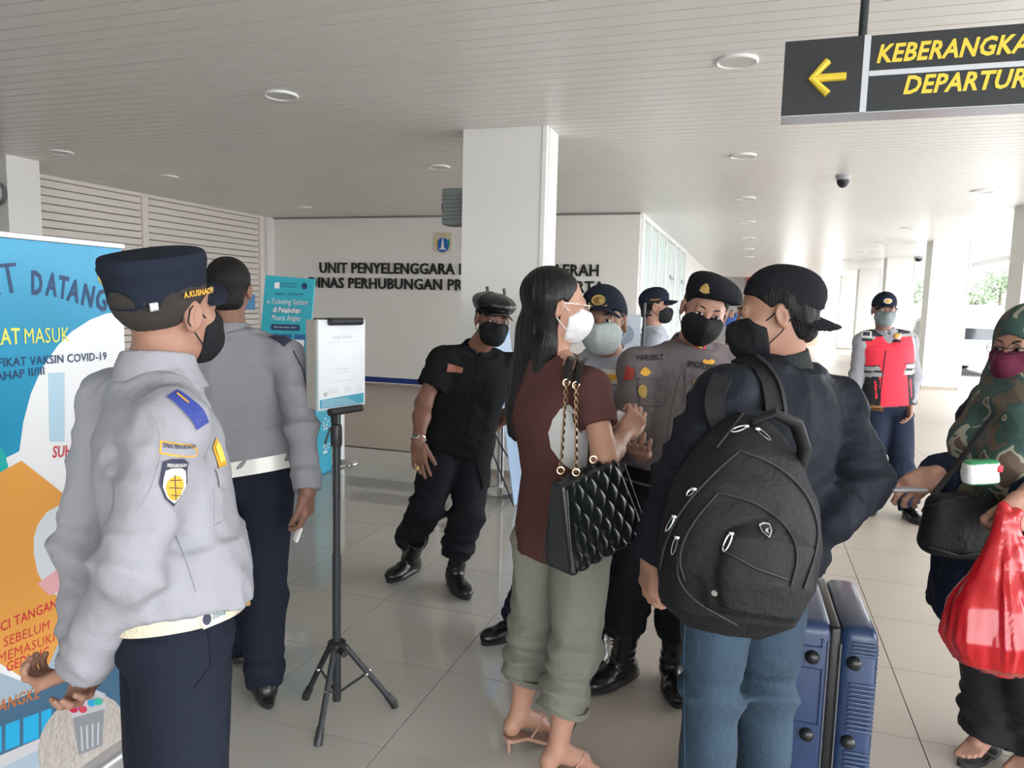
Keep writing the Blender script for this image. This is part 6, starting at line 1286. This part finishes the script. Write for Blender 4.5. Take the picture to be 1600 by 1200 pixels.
# ---- woman in the headscarf
COAT = CLOTH('cloth_navy_coat', (.012, .017, .032)); 
def camo(name, cols, sc=9.):
    m = mat(name, cols[0], .8, bump=.2, bscale=50, weave=.2); nt = m.node_tree; n = nt.nodes.new('ShaderNodeTexNoise'); n.inputs['Scale'].default_value = sc; n.inputs['Detail'].default_value = 1.; n.inputs['Distortion'].default_value = .8
    tc = nt.nodes.new('ShaderNodeTexCoord'); nt.links.new(tc.outputs['Object'], n.inputs[0]); r = nt.nodes.new('ShaderNodeValToRGB'); r.color_ramp.interpolation = 'CONSTANT'; e = r.color_ramp.elements; e[0].color = (*cols[0], 1); e[1].position = .42; e[1].color = (*cols[1], 1)
    for p_, c in zip((.50, .56, .63), cols[2:]): q = e.new(p_); q.color = (*c, 1)
    nt.links.new(n.outputs[0], r.inputs[0]); nt.links.new(r.outputs[0], nt.nodes['Principled BSDF'].inputs['Base Color']); return m
CAMO = camo('cloth_camouflage', [(.055, .045, .030), (.015, .020, .022), (.03, .065, .055), (.18, .17, .125), (.075, .055, .035)])
CAMF = camo('cloth_camouflage_scarf', [(.09, .07, .05), (.03, .06, .055), (.035, .075, .065), (.28, .27, .21), (.10, .07, .05)], 13)
J = joints(dict(hip=(1585, 830, 2.46), neck=(1614, 604, 2.34), head=(1604, 540, 2.28), shR=(1566, 636, 2.52), elR=(1512, 736, 2.42), wrR=(1462, 742, 2.24), shL=(1668, 640, 2.18), elL=(1690, 800, 2.08), wrL=(1606, 776, 1.98),
    hiR=(1560, 860, 2.54), knR=(1552, 1020, 2.55), anR=gz(1545, 1178, .10), hiL=(1616, 860, 2.40), knL=(1618, 1020, 2.38), anL=gz(1622, 1200, .10)), cf(-.88, -.47))
report('J', J)
PJ = base(J, 'woman in camouflage headscarf, maroon mask and long navy coat at right edge')
hJ = head(PJ, J['head'], frame(cf(-.90, -.42), 6), J['neck'], SKIN_L, None, None, 'flat', mat('mask_maroon', (.10, .006, .030), .8, bump=.2, bscale=60, weave=.3))
sF, hzf, sdf_ = bare_leg(.004, J['knR'], J['anR'], J['anR']+cf(-.88, -.47)*.15+np.array([0, 0, -.07]), .5); sF2, hz2, sd2 = bare_leg(.004, J['knL'], J['anL'], J['anL']+cf(-.88, -.47)*.15+np.array([0, 0, -.07]), .5)
body_obj(PJ, J, SKIN_L, hJ, [hnd(J, 'R', v3(-.85, -.1, -.45), v3(-.1, .5, -.9), -1, curl=(.45, .55, .65, .7), thumb=(.35, .5)), hnd(J, 'L', v3(-.45, -.1, -.85), v3(-.3, .9, 0), -1, curl=(.8, .85, .9, .9), thumb=(.4, .5))], extra=[sF, sF2])
trJ = trousers(PJ, J, mat('cloth_black_wide', (.012, .011, .012), .85, bump=.3, bscale=30), e=.02, rk=.098, ra=.095, hem=-.01, amp=.012, secs=WT)
coat = shirt(PJ, J, COAT, e=.030, hem=-.62, ru=.070, re=.064, rc=.046, amp=.010, collar=False, seed=41, secs=((-.62, .20, .175), (-.4, .195, .165), (-.2, .19, .155))+((0, .180, .145), (.3, .155, .13), (.55, .155, .13), (.68, .162, .13), (.80, .160, .11), (.90, .12, .085), (.97, .07, .06), (1.02, .06, .055)))
s = SDF(.006); Rj, tj = hJ[1]; TJ = hJ[2]
s.ell(TJ((0, -.016, .028)), (.090, .112, .104), Rj, k=.02); s.ell(TJ((0, .01, -.03)), (.084, .085, .10), Rj, k=.02)
s.ell(TJ((0, .12, -.028)), (.062, .09, .078), Rj, k=.010, kind='s')
s.cap(TJ((0, -.01, -.08)), J['neck']+np.array([0, 0, -.03]), .085, .10, k=.05)
for q, r0, r1 in ((J['shR'], .10, .085), (J['shL'], .10, .085)): s.cap(J['neck']+np.array([0, 0, -.03]), q+np.array([0, 0, .01]), r0, r1, k=.06)
ch = J['neck']+J['F']*.10; ff = J['F']
s.cap(ch, at(1535, 690, 2.28), .085, .065, k=.06).cap(at(1535, 690, 2.28), at(1508, 760, 2.25), .065, .038, k=.05).cap(at(1600, 650, 2.2), at(1585, 760, 2.14), .09, .07, k=.06).cap(at(1585, 740, 2.14), at(1575, 790, 2.12), .06, .03, k=.05)
def hf(P):
    return -.020*(1-np.abs(2*noise(np.stack([(P[:, 0]*.6+P[:, 2]*.75)*12, (P[:, 1])*8, (P[:, 2]*.6-P[:, 0]*.75)*2.5], 1), 15)-1)*1.7)*np.clip((J['head'][2]-.06-P[:, 2])*9, .12, 1)
s.disp(hf, .04); scf = sobj('headscarf', s, CAMF, PJ)
tubeobj('glasses', [TJ((.045+.019*math.cos(a)-.013, .116, .004+.016*math.sin(a))) for a in np.linspace(0, 2*PI, 19)]+[TJ((-.032+.019*math.cos(a), .116, .004+.016*math.sin(a))) for a in np.linspace(0, 2*PI, 19)]+[TJ((-.07, .09, .006))], .0014, BLACKM, PJ, 5)
for an, hz, sd_ in ((J['anR'], hzf, sdf_), (J['anL'], hz2, sd2)):
    b = MB(); b.add([tuple(an+hz*y+sd_*x+np.array([0, 0, z-an[2]])) for z in (0.002, .018) for x, y in [(.035*math.sin(a)*(1.15 if math.cos(a) > 0 else .9), .05+.125*math.cos(a)) for a in np.linspace(0, 2*PI, 21)[:-1]]], [tuple(range(20))[::-1], tuple(range(20, 40))]+[(k, (k+1) % 20, 20+(k+1) % 20, 20+k) for k in range(20)]); o = b.obj('sandal', BLACKP, PJ, True)
    b = MB(); tp_ = an+hz*.13+np.array([0, 0, .035-an[2]])
    for q in (-1, 1): b.tube([tp_, an+hz*.08+sd_*q*.028+np.array([0, 0, .045-an[2]]), an+hz*.03+sd_*q*.036+np.array([0, 0, .015-an[2]])], .006, 6)
    b.obj('thong_strap', BLACKP, o, True)
# phone, shoulder bag, tissue pack, red carrier bag
ph = at(1408, 764, 2.12); MB().rbox(ph, (.036, .068, .005), .004, frame(cf(-.9, -.35), -4, 8)).obj('phone', mat('phone_grey', (.16, .16, .17), .35), None, True, **tagd('dark flat phone in outstretched hand of the headscarf woman', 'phone'))
bb = thing('shoulder_bag', 'black fabric shoulder bag hanging in front of the headscarf woman', 'bag', tuple(at(1505, 825, 2.12)))
s = SDF(.005); c = at(1503, 822, 2.12); RR = frame(cf(-.15, 1), 0, 6); s.box(c, (.118, .045, .092), RR, .04, k=.01); s.folds(.005, 10, (0, 0, 1), .5, 18); bbo = sobj('bag_body', s, NYL, bb)
pline('zip_line', bbo, [(1450, 790), (1500, 778), (1555, 772)], .003, NYL2, .002); pline('pocket_seam', bbo, [(1452, 855), (1500, 868), (1550, 860)], .003, NYL2, .002)
MB().tube([at(1444, 800, 2.12), at(1462, 768, 2.14), at(1500, 720, 2.22), at(1560, 640, 2.18), at(1610, 600, 2.2)], .010, 8, flat=.4).obj('bag_strap', NYL2, bb, True)
tk = thing('tissue_pack', 'green and white plastic tissue pack tucked under arm of the headscarf woman', 'packet', tuple(at(1533, 738, 2.0)))
s = SDF(.004); c = at(1532, 738, 2.0); s.box(c, (.048, .022, .034), frame(cf(-.1, 1), 0, -4), .016, k=.01); s.folds(.003, 30, (1, 0, 0), .5, 3); fxu = frame(cf(-.1, 1), 0, -4)
sobj('wrapper', s, [mat('wrap_white', (.62, .64, .63), .3, coat=.4), mat('wrap_green', (.02, .22, .08), .3, coat=.4)], tk, paint=lambda P: ((np.abs((P-c)@fxu[:, 2]) > .027) | ((P-c)@fxu[:, 0] > .038)).astype(int))
patchred = MB().rbox(c+fxu@np.array([.040, -.020, .012]), (.008, .004, .010), .003, fxu).obj('label_spot', RDT, tk, True)
rbg = thing('carrier_bag', 'red translucent plastic carrier bag in hand of the headscarf woman', 'bag', tuple(at(1570, 950, 1.95)))
REDP = mat('red_plastic', (.45, .008, .014), .25, trans=.0, spec=.5, coat=.3, alpha=.86, bump=.35, bscale=25, bstretch=(1, 1, .25)); s = SDF(.005); cB = at(1572, 950, 1.95)
kn_ = at(1574, 812, 1.95); s.loft(at(1562, 1050, 1.95), kn_, cf(1, 0), [(0, .05, .03, .01), (.06, .115, .07, .005), (.22, .150, .090), (.45, .130, .075), (.62, .095, .05, .01), (.78, .066, .034, .01), (.92, .036, .020), (1.02, .022, .014)], k=.02, n=2.1)
s.cap(kn_+cf(-1, 0)*.012, at(1567, 790, 1.96), .012, .010, k=.02).cap(kn_+cf(1, 0)*.012, at(1590, 800, 1.95), .012, .010, k=.02)
def rf(P):
    q = P-kn_; a = np.arctan2(q[:, 1], q[:, 0]+1e-6); r_ = np.clip((-q[:, 2])*4, .15, .8)*np.clip((q[:, 2]+.44)*9, .1, 1); return -.016*r_*(1-1.7*np.abs(2*noise(np.stack([a*6+q[:, 2]*4, q[:, 2]*3, a*0], 1), 23)-1))
s.disp(rf, .035); s.folds(.004, 25, (0, 0, 1), .3, 5); rbo = sobj('bag_body', s, REDP, rbg)
s = SDF(.007); s.ell(at(1580, 960, 1.97), (.06, .04, .08), k=.03).ell(at(1560, 1000, 1.97), (.08, .045, .04), k=.03); sobj('contents', s, mat('contents_pink', (.45, .08, .22), .6), rbg)
# ---- people at the far end of the corridor
def farp(px, foot, lab, top, leg_, h=1.66):
    p = onz(px, foot); D = FPX*CH/(foot-484); O = np.array([p[0], p[1], 0]); q = lambda x, y, z: O+np.array([x, y, z])
    P_ = thing('person', lab, 'person', tuple(O)); B = SDF(.018); B.ell(q(0, 0, h-.12), (.075, .09, .11), k=.03).cap(q(0, 0, h-.25), q(0, 0, h-.3), .05, k=.03)
    for sx in (-1, 1): B.cap(q(sx*.2, 0, 1.3), q(sx*.24, .02, 1.05), .045, .04, k=.03).cap(q(sx*.24, .02, 1.05), q(sx*.24, -.1, .84), .04, .035, k=.03).cap(q(sx*.1, 0, .85), q(sx*.11, 0, .08), .07, .045, k=.03)
    B.cap(q(0, 0, .9), q(0, 0, 1.35), .13, .12, k=.05); sobj('body', B, SKIN_L, P_)
    s = SDF(.018); s.loft(q(0, 0, .88), q(0, 0, h-.24), (1, 0, 0), [(0, .19, .14), (.5, .18, .13), (.85, .2, .12), (1, .07, .07)], k=.03)
    for sx in (-1, 1): s.cap(q(sx*.19, 0, 1.32), q(sx*.24, .02, 1.05), .065, .055, k=.03).cap(q(sx*.24, .02, 1.05), q(sx*.24, -.08, .88), .055, .05, k=.03)
    sobj('shirt', s, top, P_); s = SDF(.018)
    for sx in (-1, 1): s.cap(q(sx*.09, 0, .88), q(sx*.11, 0, .1), .10, .075, k=.03)
    sobj('trousers', s, leg_, P_); s = SDF(.012); s.ell(q(0, .02, h-.08), (.085, .095, .09), k=.02); sobj('hair', s, HAIR, P_)
    for sx in (-1, 1): MB().rbox(q(sx*.11, -.05, .05), (.045, .13, .05), .03).obj('shoe', BLACKP, P_, True)
farp(1151, 538, 'tiny distant person in dark clothes near the far end wall', BLKC, mat('far_jeans', (.03, .05, .09), .8))
farp(1140, 540, 'tiny distant person in blue shirt beside the dark clothed one', mat('far_blue', (.05, .12, .40), .8), BLKC, 1.5)
# ------------------------------------------------------------------ outside
def tree(x, y, h, r, seed, lab):
    t = thing('tree', lab, 'tree', (x, y, 0), 'trees beyond the yard'); rd = np.random.RandomState(seed)
    MB().tube([(x, y, -.1), (x+.1, y, h*.3), (x, y+.1, h*.6)], [.22, .17, .1], 8).obj('trunk', mat('bark', (.12, .09, .06), .9), t)
    b = MB()
    cs = [(x+rd.uniform(-r, r)*.6, y+rd.uniform(-r, r)*.6, h*.62+rd.uniform(-.25, .35)*h, r*rd.uniform(.35, .6)) for _ in range(9)]
    for c in cs:
        for _ in range(170):
            d = nz(rd.normal(size=3)); p = np.array(c[:3])+d*c[3]*rd.uniform(.6, 1); a = nz(rd.normal(size=3)); e = nz(np.cross(a, d)); s = .13
            b.add([p, p+a*s+e*s*.6, p+a*s*2, p+a*s-e*s*.6], [(0, 1, 2, 3)])
    b.obj('foliage', mat('foliage', (.16, .21, .13), .7, var=.25, vscale=3), t)
for k, (px, D, h) in enumerate(((1425, 66, 5.6), (1515, 56, 5.6), (1560, 66, 6.8), (1615, 57, 6.2), (1690, 50, 6.0))):
    p = at(px, 490, D); tree(p[0], p[1], h, 2.0, k, 'leafy green tree beyond the bright yard, %s' % ('seen between two far columns', 'left of the three in the opening', 'middle one in the opening', 'right one in the opening by the frame edge', 'beside the near white column')[k])
def car(name, lab, p, ang, L, Wd, Hc, col, van=False):
    t = thing(name, lab, 'car' if not van else 'van', tuple(p)); c, s = math.cos(ang), math.sin(ang); R = np.array([[c, -s, 0], [s, c, 0], [0, 0, 1]])
    T = lambda q: R@np.array(q)+p
    pr = [(-L/2, .3), (-L/2, .75), (-L*.47, .95), (-L*.2, 1.0) if not van else (-L*.4, 1.1), (-L*.08, Hc-.05) if not van else (-L*.3, Hc-.15), (L*.05, Hc) if not van else (-L*.2, Hc), (L*.33, Hc-.03), (L*.46, Hc-.3), (L/2, .9), (L/2, .3)]
    b = MB(); n = len(pr)
    def ring(y, k): return [T((x, y, z if z < 1 else 1+(z-1)*k)) for x, z in pr]
    secs = [(-Wd/2, .9), (-Wd/2+.08, 1), (Wd/2-.08, 1), (Wd/2, .9)]
    vs = sum([ring(y, k) for y, k in secs], []); fs = [(i*n+j, i*n+(j+1) % n, (i+1)*n+(j+1) % n, (i+1)*n+j) for i in range(3) for j in range(n)]+[tuple(range(n)), tuple(3*n+j for j in range(n))[::-1]]
    b.add(vs, fs); b.obj('body', col, t, True)
    g = mat('car_glass', (.02, .025, .03), .1, spec=.8)
    for sy in (-1, 1):
        q = [(-L*.14, 1.0), (L*.42, 1.0), (L*.36, Hc-.15), (-L*.02, Hc-.15)]
        b = MB(); b.add([T((x, sy*(Wd/2+.002), z)) for x, z in q], [(0, 1, 2, 3)]); b.obj('side_window', g, t)
    b = MB(); b.add([T((L*.495, -Wd*.4, .98)), T((L*.495, Wd*.4, .98)), T((L*.46, Wd*.36, Hc-.28)), T((L*.46, -Wd*.36, Hc-.28))], [(0, 1, 2, 3)]); b.obj('rear_window', g, t)
    b = MB(); b.add([T((-L*.2, -Wd*.4, 1.04)), T((-L*.2, Wd*.4, 1.04)), T((-L*.1, Wd*.36, Hc-.1)), T((-L*.1, -Wd*.36, Hc-.1))], [(0, 1, 2, 3)]); b.obj('windscreen', g, t)
    for sx in (-.32, .32):
        for sy in (-1, 1): MB().lathe([(.16, -.1), (.31, -.1), (.33, -.06), (.33, .06), (.31, .1), (.16, .1)], T((sx*L, sy*(Wd/2-.1), .33)), 20, R@np.array([0, 1, 0])).obj('wheel', BLACKP, t, True)
    for sy in (-1, 1): MB().rbox(T((L/2, sy*Wd*.4, .85)), (.03, .09, .12), .02, R).obj('tail_light', mat('tail_red', (.6, .02, .03), .3), t)
CWH = mat('car_white', (.75, .75, .76), .3, coat=.6)
p = at(1432, 560, 20.5); car('parked_car', 'white parked car with red tail light between far columns', np.array([p[0]+1.0, p[1]+1, -.06]), PI/2+PI, 4.3, 1.7, 1.55, CWH)
p = at(1590, 480, 19.5); car('parked_van', 'tall pale grey van parked in the yard behind the woman in the headscarf', np.array([p[0]+1.3, p[1]+1, -.06]), PI/2+PI, 4.6, 1.9, 2.35, mat('van_grey', (.50, .52, .55), .4), True)
def bike(p, ang, col, lab):
    t = thing('motorcycle', lab, 'motorcycle', tuple(p), 'parked motorcycles'); c, s = math.cos(ang), math.sin(ang); R = np.array([[c, -s, 0], [s, c, 0], [0, 0, 1]]); T = lambda q: R@np.array(q)+p
    for x in (-.6, .6):
        MB().tube([T((x+.28*math.cos(a), 0, .3+.28*math.sin(a))) for a in np.linspace(0, 2*PI, 17)], .05, 6).obj('wheel', BLACKP, t, True)
    b = MB(); b.rbox(T((.05, 0, .55)), (.42, .11, .14), .06, R); b.rbox(T((-.5, 0, .62)), (.12, .13, .24), .06, R); b.obj('body', col, t, True)
    MB().rbox(T((.28, 0, .76)), (.38, .12, .05), .04, R).obj('seat', BLACKP, t, True)
    MB().tube([T((-.6, 0, .3)), T((-.48, 0, .9)), T((-.44, 0, 1.0))], .03, 6).obj('fork', STEEL, t)
    MB().tube([T((-.4, -.32, 1.02)), T((-.45, 0, .98)), T((-.4, .32, 1.02))], .018, 6).obj('handlebar', BLACKM, t)
    MB().tube([T((-.1, .12, .3)), T((.7, .14, .36))], .035, 6).obj('exhaust', STEEL, t)
    MB().rbox(T((-.56, 0, .85)), (.04, .07, .06), .02, R).obj('headlight', CHROME, t, True)
for k, (px, D, c, lab) in enumerate(((1519, 24.5, (.05, .05, .06), 'dark parked motorcycle nearest the white column'), (1532, 26, (.10, .12, .15), 'dark motorcycle in the middle of the parked row'), (1546, 26.5, (.55, .5, .08), 'motorcycle with pale yellow body at right of the parked row'), (1524, 30, (.5, .05, .05), 'red motorcycle parked furthest back in the yard'))):
    p = at(px, 520, D); bike(np.array([p[0], p[1], -.06]), 1.2+.2*k, mat('bike%d' % k, c, .35), lab)
YD = mat('yard_wall', (.72, .72, .70), .7)
S('wall_far', MB().box((8, 62, 0), (60, 62.3, 2.3)), YD)
t = thing('canopy_roof', 'pale blue canopy roof on thin posts across the bright yard', 'canopy', (24, 45, 0))
MB().box((14, 44, 4.1), (34, 50, 4.35)).obj('roof_sheet', mat('canopy_blue', (.30, .42, .48), .5), t)
for x in (15, 20, 25, 30): MB().tube([(x, 44.5, -.1), (x, 44.5, 4.2)], .08, 8).obj('post', PALE, t)
